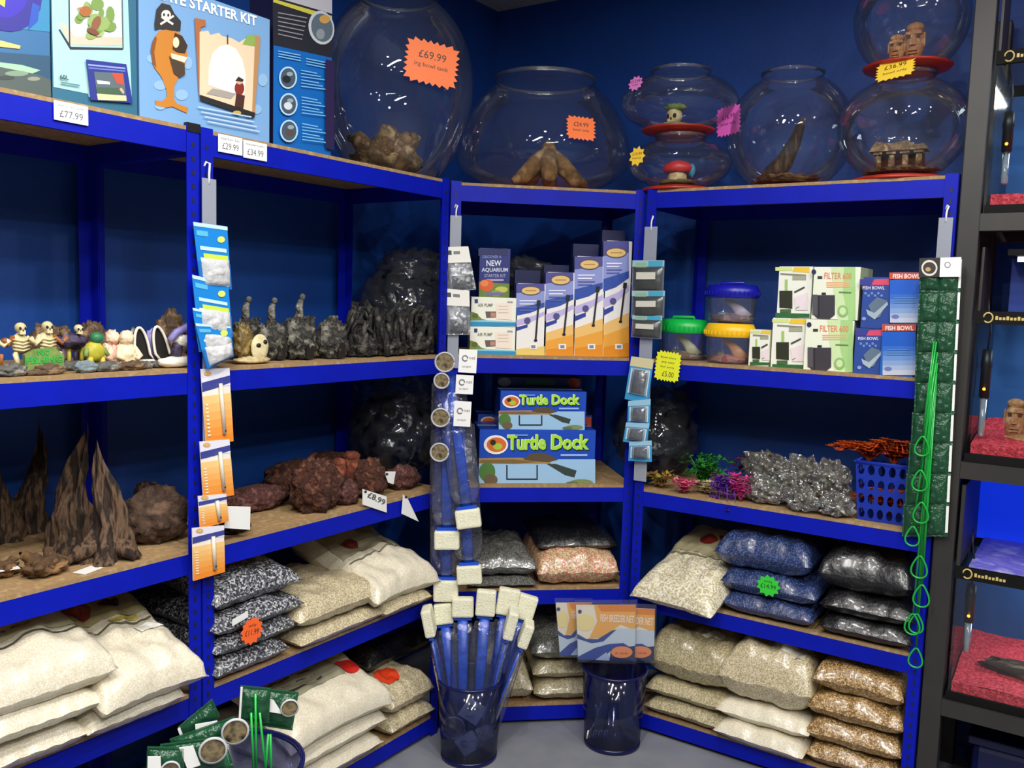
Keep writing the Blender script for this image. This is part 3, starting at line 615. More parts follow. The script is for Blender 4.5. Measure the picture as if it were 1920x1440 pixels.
P.rect(897, 466, 952, 480, '#1c2560').text('NEW', 912, 499, 940, 499, 11, '#e8ecf6', .02).text('AQUARIUM', 903, 511, 952, 511, 9, '#dfe6f4', .02).text('STARTER KIT', 908, 520, 948, 520, 6, '#a8b4dc').text('DISCOVER A', 905, 484, 940, 484, 5, '#8fa4dc').rect(912, 523, 944, 527, '#b89ac0')
P.poly([(898, 528), (955, 532), (955, 560), (898, 560)], '#6a8a3a').ell(912, 535, 14, 11, '#e2602c').ell(908, 531, 8, 6, '#f08a4a').ell(940, 543, 12, 6, '#c8c85a').ell(930, 550, 10, 6, '#8aa838').rect(912, 548, 944, 554, '#7a6aa0')
P.build(P.root)
# ================================================================ TURTLE DOCK BOXES (bay C, third shelf)
def dock_box(x0, x1, ytop, yb, z0, v, d, lab, s):
    P = carton('turtle_dock_carton', lab, 'box', 'C', z0, v, x0, x1, ytop, d, '#1549b8', '#123c9a', 'blue dock cartons', ym=850)
    X = lambda f: x0+(x1-x0)*f
    Y = lambda f: ytop+(yb-ytop)*f
    P.rect(x0, Y(.52), x1, yb, '#9cc4e4').poly([(x0, Y(.50)), (X(.35), Y(.49)), (X(.6), Y(.53)), (X(.62), Y(.6)), (x0, Y(.6))], '#a8854a').poly([(X(.02), Y(.53)), (X(.3), Y(.52)), (X(.5), Y(.57)), (X(.3), Y(.6)), (x0, Y(.58))], '#7c6236')
    P.poly([(X(.38), Y(.52)), (X(.44), Y(.42)), (X(.54), Y(.40)), (X(.62), Y(.45)), (X(.68), Y(.53)), (X(.6), Y(.57)), (X(.45), Y(.55))], '#5a4a34')
    P.poly([(X(.58), Y(.60)), (X(.66), Y(.60)), (X(.84), Y(.72)), (X(.82), Y(.84)), (X(.74), Y(.80))], '#34423c')
    P.line(X(.24), Y(.62), X(.24), Y(.88), 2.6, '#23303c').line(X(.50), Y(.62), X(.50), Y(.88), 2.6, '#23303c').line(X(.24), Y(.87), X(.50), Y(.87), 2.6, '#23303c')
    P.ell(X(.07), Y(.74), (x1-x0)*.07, (yb-ytop)*.17, '#4f7a3a').ell(X(.10), Y(.88), (x1-x0)*.06, (yb-ytop)*.1, '#6b5a40').ell(X(.88), Y(.93), (x1-x0)*.1, (yb-ytop)*.06, '#7d8e5a').ell(X(.8), Y(.95), (x1-x0)*.06, (yb-ytop)*.04, '#5d6e50')
    P.ell(X(.145), Y(.26), (x1-x0)*.105, (yb-ytop)*.17, '#f2f0e6').ell(X(.15), Y(.26), (x1-x0)*.085, (yb-ytop)*.13, '#d8692c').ell(X(.16), Y(.29), (x1-x0)*.04, (yb-ytop)*.06, '#a9c83a').ell(X(.12), Y(.22), (x1-x0)*.025, (yb-ytop)*.05, '#2a2418')
    h = (yb-ytop)*.27
    for dx, dy, c in ((1.5, 1.5, '#0c2a20'), (-1.2, -1, '#eaf6c8'), (0, 0, '#a6e03a')):
        P.text('Turtle', X(.245)+dx, Y(.36)+dy, X(.575)+dx, Y(.35)+dy, h, c, .035); P.text('Dock', X(.62)+dx, Y(.355)+dy, X(.945)+dx, Y(.35)+dy, h, c, .035)
    P.line(X(.70), Y(.44), X(.93), Y(.44), 4*s, '#8fb4f0').line(X(.31), Y(.09), X(.42), Y(.09), 3*s, '#6c94e0')
    P.build(P.root); return z0+P.H, P
zt, P = dock_box(898, 1116, 806, 912, Z[2], .03, .19, 'large blue turtle dock carton with green lettering, lower of two', 1)
zt2, P2 = dock_box(935, 1096, 734, 806, zt+.001, .035, .15, 'smaller blue turtle dock carton with green lettering, upper of two', .8)
# cartons behind: one seen at the side of the pair, one on the upper row
P = carton('dock_carton', 'blue carton with round emblem showing behind the lower dock carton', 'box', 'C', Z[2], .225, 894, 1108, 778, .16, '#143f9e', '#10337f', ym=850)
P.ell(916, 790, 15, 9, '#e8e2d2').ell(916, 790, 12, 7, '#d8692c').rect(1097, 782, 1108, 800, '#d84a2c'); P.build(P.root)
P = carton('dock_carton', 'dark blue carton with orange dot behind the upper dock carton', 'box', 'C', P.H+Z[2]+.002, .20, 932, 1090, 708, .16, '#143a8c', '#10306f', ym=740)
P.ell(946, 716, 12, 8, '#c8ccd0').ell(1076, 718, 12, 9, '#d8562e').rect(985, 712, 1040, 722, '#3f7a58'); P.build(P.root)

# ================================================================ SECOND SHELF, BAY D: cartons and plastic tanks
zD = Z[1]
def filt_small(x0, x1, ytop, yb, z0, v, lab, name='filter_carton'):
    P = carton(name, lab, 'box', 'D', z0, v, x0, x1, ytop, .09, '#f1f3e6', '#dfe6cc', 'internal filter cartons', ym=620)
    h = yb-ytop; w = x1-x0
    P.poly([(x0, yb-h*.1), (x1, yb-h*.08), (x1, yb), (x0, yb)], '#2f6a3a').poly([(x0+w*.55, ytop+1), (x1, ytop+1), (x1, ytop+h*.12), (x0+w*.5, ytop+h*.1)], '#f0c83a').poly([(x0, ytop+1), (x0+w*.5, ytop+1), (x0+w*.5, ytop+h*.08), (x0, ytop+h*.08)], '#d8e68a')
    P.line(x0+w*.15, ytop+h*.14, x0+w*.9, ytop+h*.17, 3, '#8a8e78').rect(x0+w*.5, ytop+h*.18, x0+w*.9, ytop+h*.26, '#a8a890')
    P.rect(x0+w*.28, ytop+h*.25, x0+w*.36, ytop+h*.5, '#a4c86a').poly([(x0+w*.12, ytop+h*.47), (x0+w*.5, ytop+h*.47), (x0+w*.5, ytop+h*.82), (x0+w*.12, ytop+h*.80)], '#2e3020').rect(x0+w*.14, ytop+h*.83, x0+w*.46, ytop+h*.9, '#4a6a3a')
    P.line(x0+w*.56, ytop+h*.5, x0+w*.86, ytop+h*.4, 3, '#4a4644').poly([(x0+w*.55, ytop+h*.6), (x1-w*.04, ytop+h*.5), (x1-w*.04, ytop+h*.85), (x0+w*.6, ytop+h*.85)], '#eedfe2').line(x0+w*.6, ytop+h*.82, x0+w*.7, ytop+h*.78, 2, '#7a9a7a')
    P.build(P.root); return z0+P.H+.0012
def filt_big(x0, x1, ytop, yb, z0, v, lab):
    P = carton('filter_carton', lab, 'box', 'D', z0, v, x0, x1, ytop, .16, '#eef2dc', '#c8d8b0', 'internal filter cartons', ym=620)
    h = yb-ytop; w = x1-x0
    P.poly([(x0+w*.45, ytop), (x1-3, ytop), (x1-3, yb), (x0+w*.6, yb), (x0+w*.5, ytop+h*.5)], '#cfe6b0').poly([(x0+w*.72, ytop), (x1-3, ytop), (x1-3, yb), (x0+w*.82, yb), (x0+w*.7, ytop+h*.5)], '#a8d488')
    P.ell(x0+w*.08, ytop+h*.09, 4.5, 5, '#2a2a50').rect(x0+w*.16, ytop+h*.17, x0+w*.26, ytop+h*.22, '#383838').text('FILTER 600', x0+w*.3, ytop+h*.22, x0+w*.88, ytop+h*.23, h*.12, '#e8835a', .01)
    for i in range(3): P.line(x0+w*.35, ytop+h*(.29+.04*i), x0+w*.85, ytop+h*(.29+.04*i), 1.8, '#f0b888')
    P.poly([(x0+w*.05, ytop+h*.53), (x0+w*.53, ytop+h*.53), (x0+w*.53, ytop+h*.90), (x0+w*.42, ytop+h*.98), (x0+w*.16, ytop+h*.97), (x0+w*.05, ytop+h*.88)], '#3c3a40').rect(x0+w*.05, ytop+h*.52, x0+w*.16, ytop+h*.9, '#55535a').line(x0+w*.19, ytop+h*.53, x0+w*.19, ytop+h*.95, 2.5, '#26242a').rect(x0+w*.25, ytop+h*.48, x0+w*.34, ytop+h*.52, '#26242a')
    P.ell(x0+w*.7, ytop+h*.83, 10, 11, '#8fc070').ell(x0+w*.7, ytop+h*.83, 6, 7, '#cfe6b0').line(x0+w*.62, ytop+h*.47, x0+w*.88, ytop+h*.48, 2, '#6a8a50')
    P.build(P.root); return z0+P.H+.0012
filt_small(1406, 1445, 619, 685, zD, .055, 'smallest white filter carton with dark filter picture')
z1 = filt_small(1448, 1511, 597, 692, zD, .06, 'small white and green filter carton, lower of its stacked pair')
filt_small(1454, 1518, 500, 596, z1, .06, 'small white and green filter carton, upper of its stacked pair')
z1 = filt_big(1510, 1602, 600, 698, zD, .045, 'large pale green filter carton, lower of its stacked pair')
filt_big(1519, 1607, 501, 600, z1, .045, 'large pale green filter carton, upper of its stacked pair')
def blue_box(x0, x1, ytop, yb, z0, v, lab, kind):
    P = carton('fish_bowl_carton', lab, 'box', 'D', z0, v, x0, x1, ytop, .13, '#2a4a98' if kind else '#1a63c0', '#24386a', 'blue fish bowl cartons', ym=620)
    h = yb-ytop; w = x1-x0
    if kind:
        P.poly([(x0, ytop+h*.05), (x1, ytop+h*.03), (x1, ytop+h*.16), (x0, ytop+h*.16)], '#d84a6a').poly([(x0, ytop+h*.04), (x0+w*.5, ytop+h*.04), (x0+w*.4, ytop+h*.16), (x0, ytop+h*.16)], '#3a3a90').text('FISH BOWL', x0+w*.1, ytop+h*.26, x0+w*.85, ytop+h*.26, h*.07, '#f2e8f0')
        for i in range(6): P.ell(x0+w*(.2+.11*i), ytop+h*(.34+.05*(i % 2)), 2.5, 2.5, '#6a8ad0')
        P.poly([(x0+w*.3, ytop+h*.6), (x0+w*.6, ytop+h*.42), (x0+w*.95, ytop+h*.5), (x0+w*.7, ytop+h*.85), (x0+w*.5, ytop+h*.88)], '#5f7488').poly([(x0+w*.22, ytop+h*.68), (x0+w*.5, ytop+h*.76), (x0+w*.95, ytop+h*.52), (x0+w*.97, ytop+h*.58), (x0+w*.52, ytop+h*.9), (x0+w*.28, ytop+h*.8)], '#a8b8c4').ell(x0+w*.15, ytop+h*.88, 4, 3.5, '#8a9ad8')
    else:
        n = 9
        for i in range(n):
            f0, f1 = .15+.85*i/n, .15+.85*(i+1)/n; k = i/(n-1); c = [int(a+(b-a)*max(0, (k-.25)/.75)) for a, b in zip((20, 92, 200), (196, 204, 222))]
            P.poly([(x0+1, ytop+h*f0), (x1-1, ytop+h*f0), (x1-1, ytop+h*f1), (x0+1, ytop+h*f1)], '#%02x%02x%02x' % tuple(c))
        P.rect(x0, ytop, x1, ytop+h*.13, '#c8502e').text('FISH BOWL', x0+w*.1, ytop+h*.12, x0+w*.92, ytop+h*.12, h*.09, '#f8f0ea', .02)
        P.ell(x0+w*.18, ytop+h*.88, 7, 4, '#6a7ab8')
        for i in range(3): P.line(x0+w*.15, ytop+h*(.5+.05*i), x0+w*.8, ytop+h*(.5+.05*i), 1.2, '#6a9ad0')
    P.build(P.root); return z0+P.H+.0012
z1 = blue_box(1604, 1655, 616, 699, zD, .03, 'blue bowl carton with filter picture, lower of its stacked pair', 1)
blue_box(1612, 1667, 520, 608, z1, .03, 'blue bowl carton with filter picture, upper of its stacked pair', 1)
z1 = blue_box(1654, 1718, 608, 703, zD, .02, 'blue to white carton with red top strip, lower of its stacked pair', 0)
blue_box(1668, 1730, 511, 605, z1, .02, 'blue to white carton with red top strip, upper of its stacked pair', 0)
# small clear tanks with coloured lids
M_cl = clear('clear_plastic', (.88, .9, .92), .06, .7, .06, milk=.05)
def faunarium(xc, x0, x1, yt, yb, z0, v, lidc, lab, fill, hl=.32, rect=True):
    u, zt = at('D', xc, yt, v); s = ((W('D', u, v, z0)-CP).dot(CF))/FPX; R = (x1-x0)/2*s*1.02; H = zt-z0
    o = bthing('plastic_tank', lab, 'plastic tank', 'D', u, v, z0+.0006, 'small plastic tanks'); lm = mat('lid_'+lidc, lidc, .35)
    sy = .72; hh = H*(1-hl)
    mb = MB(); mb.lathe([(.002, 0), (R*.84, .0), (R*.88, .006), (R*.94, hh)], M_cl, 36, sy=sy); mb.build('tank', o)
    mb = MB(); mb.lathe([(R*.96, hh-.004), (R*1.02, hh), (R*1.02, hh+H*hl*.5), (R*.9, hh+H*hl*.95), (R*.5, H), (.002, H)], lm, 36, sy=sy)
    mb.build('lid', o)
    rb = MB()
    for i in range(36):
        a = 2*math.pi*i/36; c, s_ = math.cos(a), math.sin(a); rb.box((R*1.03*c-.0015, R*1.03*sy*s_-.0015, hh+.004), (R*1.03*c+.0015, R*1.03*sy*s_+.0015, hh+H*hl*.42), lm)
    rb.build('lid_ribs', o)
    hd = MB(); hd.tube([(-R*.45, 0, H-.002), (-R*.42, 0, H+.006), (R*.42, 0, H+.006), (R*.45, 0, H-.002)], .005, lm, 8); hd.build('handle', o)
    g = MB(); rnd = random.Random(xc)
    g.blob((0, 0, .012), (R*.8, R*.55, .014), mat('pg_'+fill[0], fill[0], .7, col2=fill[1], scale=60, kind='voronoi'), 3, .3, 3, flat=.8)
    g.tube([(-R*.3, 0, hh*.85), (R*.05, 0, hh*.7), (R*.3, 0, hh*.45), (R*.55, 0, hh*.12)], [.006, .012, .018, .026], mat('pt_'+fill[2], fill[2], .5), 9, flat=.5)
    g.blob((-R*.35, .0, hh*.22), (R*.2, R*.15, hh*.18), mat('pt_'+fill[3], fill[3], .5), 2, .3)
    g.build('ornament_set', o); return z0+H
zl = faunarium(1370, 1325, 1418, 606, 685, zD, .10, '#f5c21e', 'small clear tank with yellow lid, under the blue-lidded one', ('#a8404a', '#c88a84', '#d89a6a', '#7a6a58'))
faunarium(1374, 1326, 1424, 534, 606, zl+.004, .10, '#1416a0', 'small clear tank with blue lid, on top of the yellow-lidded one', ('#b08a8a', '#8a6a70', '#c8b8c8', '#7aa8b8'))
faunarium(1282, 1232, 1326, 598, 676, zD, .14, '#12b84a', 'small clear tank with green lid behind the yellow zigzag card', ('#b89a8a', '#8c6a5a', '#cfd0a8', '#4a5a68'))

# ================================================================ HANGING STRIPS AND PACKS ON THE POSTS
M_strip = clear('strip_plastic', (.75, .78, .82), .1, .8, .2, milk=.45, milkcol=(.62, .66, .74))
M_white = mat('white_plastic', '#eeeeea', .4); M_film = clear('pack_film', (.95, .96, .97), .12, .85, .08, milk=.12, bump=.5, bscale=45)
def strip(b, x, ytop, yhook, ybot, lab, wpx=25):
    u, zt = at(b, x, ytop, -.012); _, zh = at(b, x, yhook, -.012); _, zb = at(b, x, ybot, -.012); ww = abs(at(b, x+wpx/2, ytop, -.012)[0]-u)
    o = bthing('display_strip', lab, 'display strip', b, u, -.012, zb, 'hanging display strips'); H = zt-zb
    mb = MB(); mb.box((-ww, -.0008, 0), (ww, .0008, H), M_strip); mb.build('strip', o)
    hk = MB(); h2 = zh-zb; hk.tube([(0, 0, H-.012), (0, 0, H+.01), (.001, 0, H+(h2-H)*.55), (.004, .003, h2-.004), (0, .010, h2), (-.004, .0125, h2-.01)], .0026, M_white, 8); hk.build('hook', o)
    return o, u
strip('B', 392, 335, 303, 1075, 'grey clip strip with blue pouches and orange thermometers', 26)
strip('C', 855, 404, 383, 690, 'grey clip strip on post holding clear white-topped packs', 21)
strip('D', 1221, 425, 404, 905, 'grey clip strip holding blister packs beside yellow zigzag card', 24)
strip('D', 1774, 408, 384, 560, 'clear clip strip beside black rack holding green fish nets', 27)
def pack(name, lab, cat, b, v, quad, group, build, rz=0):
    """flat hanging pack: seen corners tl,tr,br,bl become a thin card plate in plane v; build(P, pts) adds the parts"""
    c = [at(b, x, y, v) for x, y in quad]; u0 = sum(p[0] for p in c)/4; z0 = min(p[1] for p in c)
    o = bthing(name, lab, cat, b, u0, v, z0, group); P = Print(b, v, u0, z0); P.root = o; P.q = quad
    pts = [(p[0]-u0, p[1]-z0) for p in c]; build(P, pts[::-1] if False else pts); return o
def lerpq(q, a, b_):
    (x0, y0), (x1, y1), (x2, y2), (x3, y3) = q; xt = x0+(x1-x0)*a; yt = y0+(y1-y0)*a; xb = x3+(x2-x3)*a; yb = y3+(y2-y3)*a
    return (xt+(xb-xt)*b_, yt+(yb-yt)*b_)
def card(P, pts, m, name='card', th=.0015):
    mb = MB(); mb.prism(pts[::-1], 0, th, m); P.cart = mb.build(name, P.root)
def patch(P, a0, b0, a1, b1, c): P.poly([lerpq(P.q, a0, b1), lerpq(P.q, a1, b1), lerpq(P.q, a1, b0), lerpq(P.q, a0, b0)], c)
def bulge(P, a0, b0, a1, b1, m, dep=.012, name='contents', seed=1, amp=.25):
    c = [P.pt(*lerpq(P.q, a, b_)) for a, b_ in ((a0, b0), (a1, b0), (a1, b1), (a0, b1))]
    def fn(s, t):
        x = (c[3][0]*(1-s)+c[2][0]*s)*(1-t)+(c[0][0]*(1-s)+c[1][0]*s)*t; z = (c[3][1]*(1-s)+c[2][1]*s)*(1-t)+(c[0][1]*(1-s)+c[1][1]*s)*t
        k = (max(0, s*(1-s)*4)*max(0, t*(1-t)*4))**.45
        return (x, -.0012-dep*k*(1+amp*noise.noise((x*90+seed, z*90, seed*3.3))), z)
    mb = MB().grid(fn, 14, 14, m); return mb.build(name, P.root)
# four blue pouches
M_pearl = mat('filter_floss', '#d2d2d0', .5, col2='#b8bcc0', scale=60, bump=.5, bscale=60, coat=.4)
def pouch(P, pts):
    card(P, pts, mat('pouch_blue', '#1f86d8', .25, coat=.5))
    patch(P, 0, .0, 1, .06, '#bfe0f4'); patch(P, .06, .12, .4, .2, '#5ab8e0'); patch(P, .12, .36, .92, .42, '#bfe4f8'); patch(P, .2, .47, .95, .54, '#c8e04a'); P.ell(*lerpq(P.q, .78, .22), 7, 6, '#d8e468'); patch(P, 0, .6, 1, 1.0, '#1a6cb8')
    bulge(P, .1, .54, .97, .97, M_pearl, .014, 'floss', P.q[0][1]); P.build(P.root)
for i, (q, lb) in enumerate([([(362, 416), (426, 425), (434, 543), (376, 538)], 'top'), ([(360, 515), (428, 532), (436, 632), (372, 628)], 'second from the top'), ([(361, 577), (430, 592), (437, 660), (374, 660)], 'third from the top')]):
    pack('filter_pouch', 'blue pouch of white filter floss on grey clip strip, '+lb, 'pouch', 'B', -.018-.004*i, q, 'blue filter pouches', pouch)
pack('filter_pouch', 'blue pouch of white filter floss, tilted lowest on grey clip strip', 'pouch', 'B', -.034, [(366, 606), (432, 612), (438, 668), (388, 692)], 'blue filter pouches', pouch)
# orange thermometer cards
def thermo(P, pts):
    card(P, pts, ink('#f0e6d8'))
    patch(P, 0, 0, 1, .24, '#e4e2ee'); P.poly([lerpq(P.q, 0, .18), lerpq(P.q, 1, .10), lerpq(P.q, 1, .2), lerpq(P.q, .5, .26), lerpq(P.q, 0, .3)], '#3c4490')
    n = 6
    for i in range(n):
        k = i/(n-1); c = tuple(int(a+(b-a)*k) for a, b in zip((244, 200, 130), (238, 140, 44))); P.poly([lerpq(P.q, 0, .36+.64*i/n), lerpq(P.q, 1, .34+.66*i/n), lerpq(P.q, 1, .34+.66*(i+1)/n), lerpq(P.q, 0, .36+.64*(i+1)/n)], '#%02x%02x%02x' % c)
    P.ell(*lerpq(P.q, .22, .06), 7, 4, '#dcb070'); 
    for i in range(9): patch(P, .07, .46+.05*i, .16, .485+.05*i, '#f8e8c8')
    c0 = P.pt(*lerpq(P.q, .62, .2)); c1 = P.pt(*lerpq(P.q, .66, .88))
    mb = MB(); mb.tube([(c0[0], -.005, c0[1]), (c1[0], -.005, c1[1])], .0045, mat('thermo_tube', '#d8d4c4', .3, coat=.6), 10); mb.build('thermometer', P.root)
    bb = MB(); bb.blob((c1[0], -.008, c1[1]+.008), (.003, .003, .003), ink('#402018'), nu=8, nv=6, amp=0); bb.build('bulb', P.root); P.build(P.root)
for i, (q, lb) in enumerate([([(376, 692), (430, 690), (437, 827), (386, 835)], 'orange thermometer card, first under the blue pouches'), ([(374, 828), (430, 824), (438, 928), (381, 938)], 'orange thermometer card, second under the blue pouches'), ([(371, 930), (424, 926), (428, 977), (375, 991)], 'orange thermometer card, half covered third under the blue pouches'), ([(360, 990), (420, 985), (421, 1072), (362, 1089)], 'orange thermometer card, lowest on the grey clip strip')]):
    pack('thermometer_card', lb, 'thermometer', 'B', -.018-.004*i, q, 'orange thermometer cards', thermo)
o = bthing('blank_tag', 'blank white tag beside the lower orange thermometer card', 'tag', 'B', 0, 0, 0); c = [at('B', x, y, -.012) for x, y in ((422, 949), (469, 950), (468, 993), (420, 990))]
MB().prism([c[3], c[2], c[1], c[0]], -.0135, -.012, M_white).build('tag_card', o)
# clear packs with white header (bay C strip)
M_stone = mat('grey_stones', '#55565a', .5, col2=['#2b2c30', '#a8a8a8'], scale=70, kind='voronoi', coat=.5)
def stonepack(P, pts):
    card(P, pts, M_film, 'film', .001); patch(P, 0, 0, 1, .36, '#eceae0'); patch(P, .08, .08, .24, .18, '#3a3f4c'); patch(P, .32, .1, .6, .17, '#7a7a7a'); bulge(P, .06, .4, .94, .97, M_film, .016, 'film_front', 3)
    bulge(P, .2, .66, .9, .94, M_stone, .012, 'contents', 5, .6); P.build(P.root)
pack('stone_pack', 'clear pack with white header hanging above another clear pack', 'pack', 'C', -.018, [(836, 463), (878, 462), (893, 543), (838, 548)], 'clear packs with white header', stonepack)
pack('stone_pack', 'clear pack hanging under the white-header pack beside pump cartons', 'pack', 'C', -.024, [(835, 541), (880, 545), (882, 628), (834, 628)], 'clear packs with white header', stonepack)
# blister packs (bay D strip): three silver, four blue
M_steel = mat('steel_tray', '#5c605e', .3, metal=.5)
def blister(P, pts):
    card(P, pts, M_film, 'film', .001); patch(P, .0, .0, 1, .2, '#9fc0c8'); patch(P, .5, .02, .95, .2, '#4aa8c8'); patch(P, .1, .08, .45, .22, '#8fb89a')
    bulge(P, .05, .22, .95, .96, M_steel, .014, 'tray', 2, .1); P.build(P.root)
    q2 = P.q; P3 = Print(P.b, P.v, P.u0, P.z0, y=-.0165); P3.q = q2; patch(P3, .2, .38, .8, .6, '#d4d2c4'); P3.build(P.root, 'label_print')
for i, (q, lb) in enumerate([([(1186, 488), (1246, 488), (1244, 548), (1184, 548)], 'top'), ([(1185, 545), (1247, 545), (1245, 596), (1183, 596)], 'middle'), ([(1186, 590), (1242, 592), (1240, 636), (1183, 632)], 'lowest')]):
    pack('blister_pack', 'silver blister pack with steel tray, '+lb+' of the three', 'blister pack', 'D', -.02-.005*i, q, 'silver blister packs', blister)
def blueblister(P, pts):
    card(P, pts, ink('#3c9ad0')); patch(P, 0, 0, 1, .22, '#d8cfa0' if P.q[0][1] < 690 else '#9cc8e0'); patch(P, .08, .26, .92, .84, '#cfe4f0'); bulge(P, .22, .28, .8, .82, mat('suction_dark', '#3a4450', .25, coat=.6), .014, 'contents', 4); P.ell(*lerpq(P.q, .62, .5), 5, 7, '#eef4f8'); P.build(P.root)
    g = bulge(P, .15, .24, .88, .86, M_film, .018, 'blister', 2, .05)
for i, (q, lb) in enumerate([([(1184, 668), (1226, 674), (1214, 757), (1171, 748)], 'top one with cream header'), ([(1178, 752), (1220, 748), (1218, 800), (1176, 796)], 'second down'), ([(1174, 792), (1218, 794), (1212, 835), (1168, 828)], 'third down'), ([(1180, 828), (1222, 826), (1222, 866), (1178, 864)], 'lowest one')]):
    pack('blue_blister_pack', 'small blue blister pack beside yellow zigzag card, '+lb, 'blister pack', 'D', -.02-.004*i, q, 'blue blister packs', blueblister)
# yellow zigzag card on the post
u, z = at('D', 1252, 687, -.015); yc = bthing('price_card', 'yellow zigzag price card with black writing hanging beside blister packs', 'price card', 'D', u, -.015, z)
price_star(yc, (0, 0, 0), .088, .098, '#e8ec2c', [('Bowl plant', 0, .24, .6, .08), ('any two', 0, .08, .5, .08), ('for only', 0, -.07, .55, .08), ('£5.00', .05, -.34, .45, .17)], (0, .08, 0), n=26, depth=.12, name='card')
u, z = at('B', 672, 700, -.02)
# ================================================================ GREEN FISH NETS (right strip)
M_net = mat('green_mesh', '#1f5a34', .6, col2='#2c7a48', scale=220); M_netf = clear('green_net', (.28, .55, .38), .05, .4, .3, milk=.5, milkcol=(.018, .12, .05), bump=.6, bscale=60); M_ghand = mat('green_handle', '#18a43c', .3, coat=.4)
def net(lab, quad, handle, v, first=False):
    def b_(P, pts):
        card(P, pts, M_netf, 'mesh_bag', .002)
        ed = MB(); a = [P.pt(*lerpq(quad, x, y)) for x, y in ((.94, .04), (1.0, .04), (1.0, .88), (.94, .88))]; ed.prism([a[3], a[2], a[1], a[0]], -.003, -.0015, M_white); ed.build('card_edge', P.root)
        bulge(P, .04, .06, .5, .94, M_netf, .012, 'film', 3, .5); bulge(P, .46, .06, .92, .94, M_netf, .010, 'film', 7, .5)
        if first:
            P.y = -.016
            patch(P, .5, -.02, 1.0, .55, '#f0f0ec'); P.ell(*lerpq(quad, .68, .2), 6, 6, '#8a8a90').ell(*lerpq(quad, .68, .2), 4, 4, '#f0f0ec'); patch(P, 0, -.02, .5, .55, '#2a2624'); P.ell(*lerpq(quad, .25, .28), 15, 15, '#d8d4cc').ell(*lerpq(quad, .25, .28), 12, 11, '#3a3028').ell(*lerpq(quad, .22, .32), 5, 4, '#b89a6a'); P.build(P.root)
        else: P.build(P.root)
        # wire handle: two rods from the frame to a drop-shaped loop
        (hx, hy), (lx, ly), r = handle; r *= 1.3; x0, z0 = P.pt(hx, hy); x1, z1 = P.pt(lx, ly); x2, z2 = P.pt(lx, ly+r*2.0); s = abs(P.pt(lx+r, ly)[0]-x1)
        y0 = -.016
        path = [(x0, y0, z0), (x1-.001, y0, z1)]
        for i in range(1, 14):
            t = i/14; wdt = s*math.sin(math.pi*t)**1.0*(.55+.75*t)*.86; path.append((x1-wdt, y0, z1+(z2-z1)*(1-math.cos(math.pi*t))/2*1.0)) if t < .5 else None
        lp = []
        for i in range(25):
            t = i/24*2*math.pi; k = (1-math.cos(t))/2; lp.append((x1+s*math.sin(t)*(.35+.65*k), y0, z1+(z2-z1)*k))
        mb = MB(); mb.tube([(x0-.003, y0, z0), (x1, y0, z1)], .0022, M_ghand, 6); mb.tube([(x0+.003, y0, z0), (x1, y0, z1)], .0022, M_ghand, 6); mb.tube(lp, .0026, M_ghand, 7, cap=False); mb.build('handle', P.root)
    pack('fish_net', lab, 'fish net', 'D', v, quad, 'green fish nets on the strip', b_)
nq = []
for i in range(9):
    k = i/8; xl = 1726-22*k if i < 4 else 1716-22*(k-.5)*2.0; xr = 1804-24*k; y0 = 488+57*i if i else 486
    nq.append([(xl, y0), (xr, y0-2), (xr-3, y0+62), (xl-3, y0+62)])
hl = [((1755, 640), (1732, 817), 14), ((1757, 660), (1728, 880), 15), ((1757, 680), (1730, 940), 15), ((1755, 700), (1714, 985), 14), ((1756, 700), (1727, 1040), 16), ((1755, 720), (1731, 1094), 16), ((1754, 720), (1714, 1148), 15), ((1752, 720), (1721, 1148), 14), ((1752, 720), (1720, 1212), 14)]
ordn = ['first', 'second', 'third', 'fourth', 'fifth', 'sixth', 'seventh', 'eighth', 'ninth']
for i in range(9): net('green fish net with loop handle on clear clip strip, %s from the top' % ordn[i], nq[i], hl[i], -.020-.0035*(8-i), i == 0)
# ================================================================ GRAVEL BAGS
def gm(key, cols, scale=150, rough=.35, coat=.5, bump=.45): return mat(key, cols[0], rough, col2=cols[1:], scale=scale, kind='voronoi', coat=coat, bump=bump, bscale=28)
G_dark = gm('gravel_speckled', ['#3a3c41', '#222327', '#85868b', '#4e5055', '#b8b8bb'], 247)
G_cream = gm('gravel_cream', ['#cbbf9e', '#b5a684', '#ddd2b4', '#a4946e'], 418)
G_white = gm('gravel_white', ['#e2dac2', '#d5cbb0', '#ece6d4', '#dcd2b8'], 494, bump=.3)
G_blue = gm('gravel_blue', ['#26355f', '#1a2547', '#4a5b8e', '#20305a'], 323)
G_black = gm('gravel_black', ['#101011', '#18181a', '#29292b', '#0b0b0c'], 323, .35, .35, .5)
G_beige = gm('gravel_beige', ['#b5a987', '#a0946f', '#c8bd9c', '#91855f'], 361)
G_brown = gm('gravel_brown', ['#b08f5e', '#8a693c', '#cdb083', '#9a7a4a', '#6d5230'], 285)
G_pink = gm('gravel_pink', ['#cda983', '#d8766a', '#e2cfa8', '#a98458', '#c7b08a'], 247)
G_grey = gm('gravel_grey', ['#6a6a68', '#55554f', '#82827a', '#45453f'], 380, .25, .8)
G_shell = gm('gravel_shell', ['#e8e0c4', '#cfc5a2', '#f2ecd8', '#b9ae8a'], 209, .4, .3, .3)
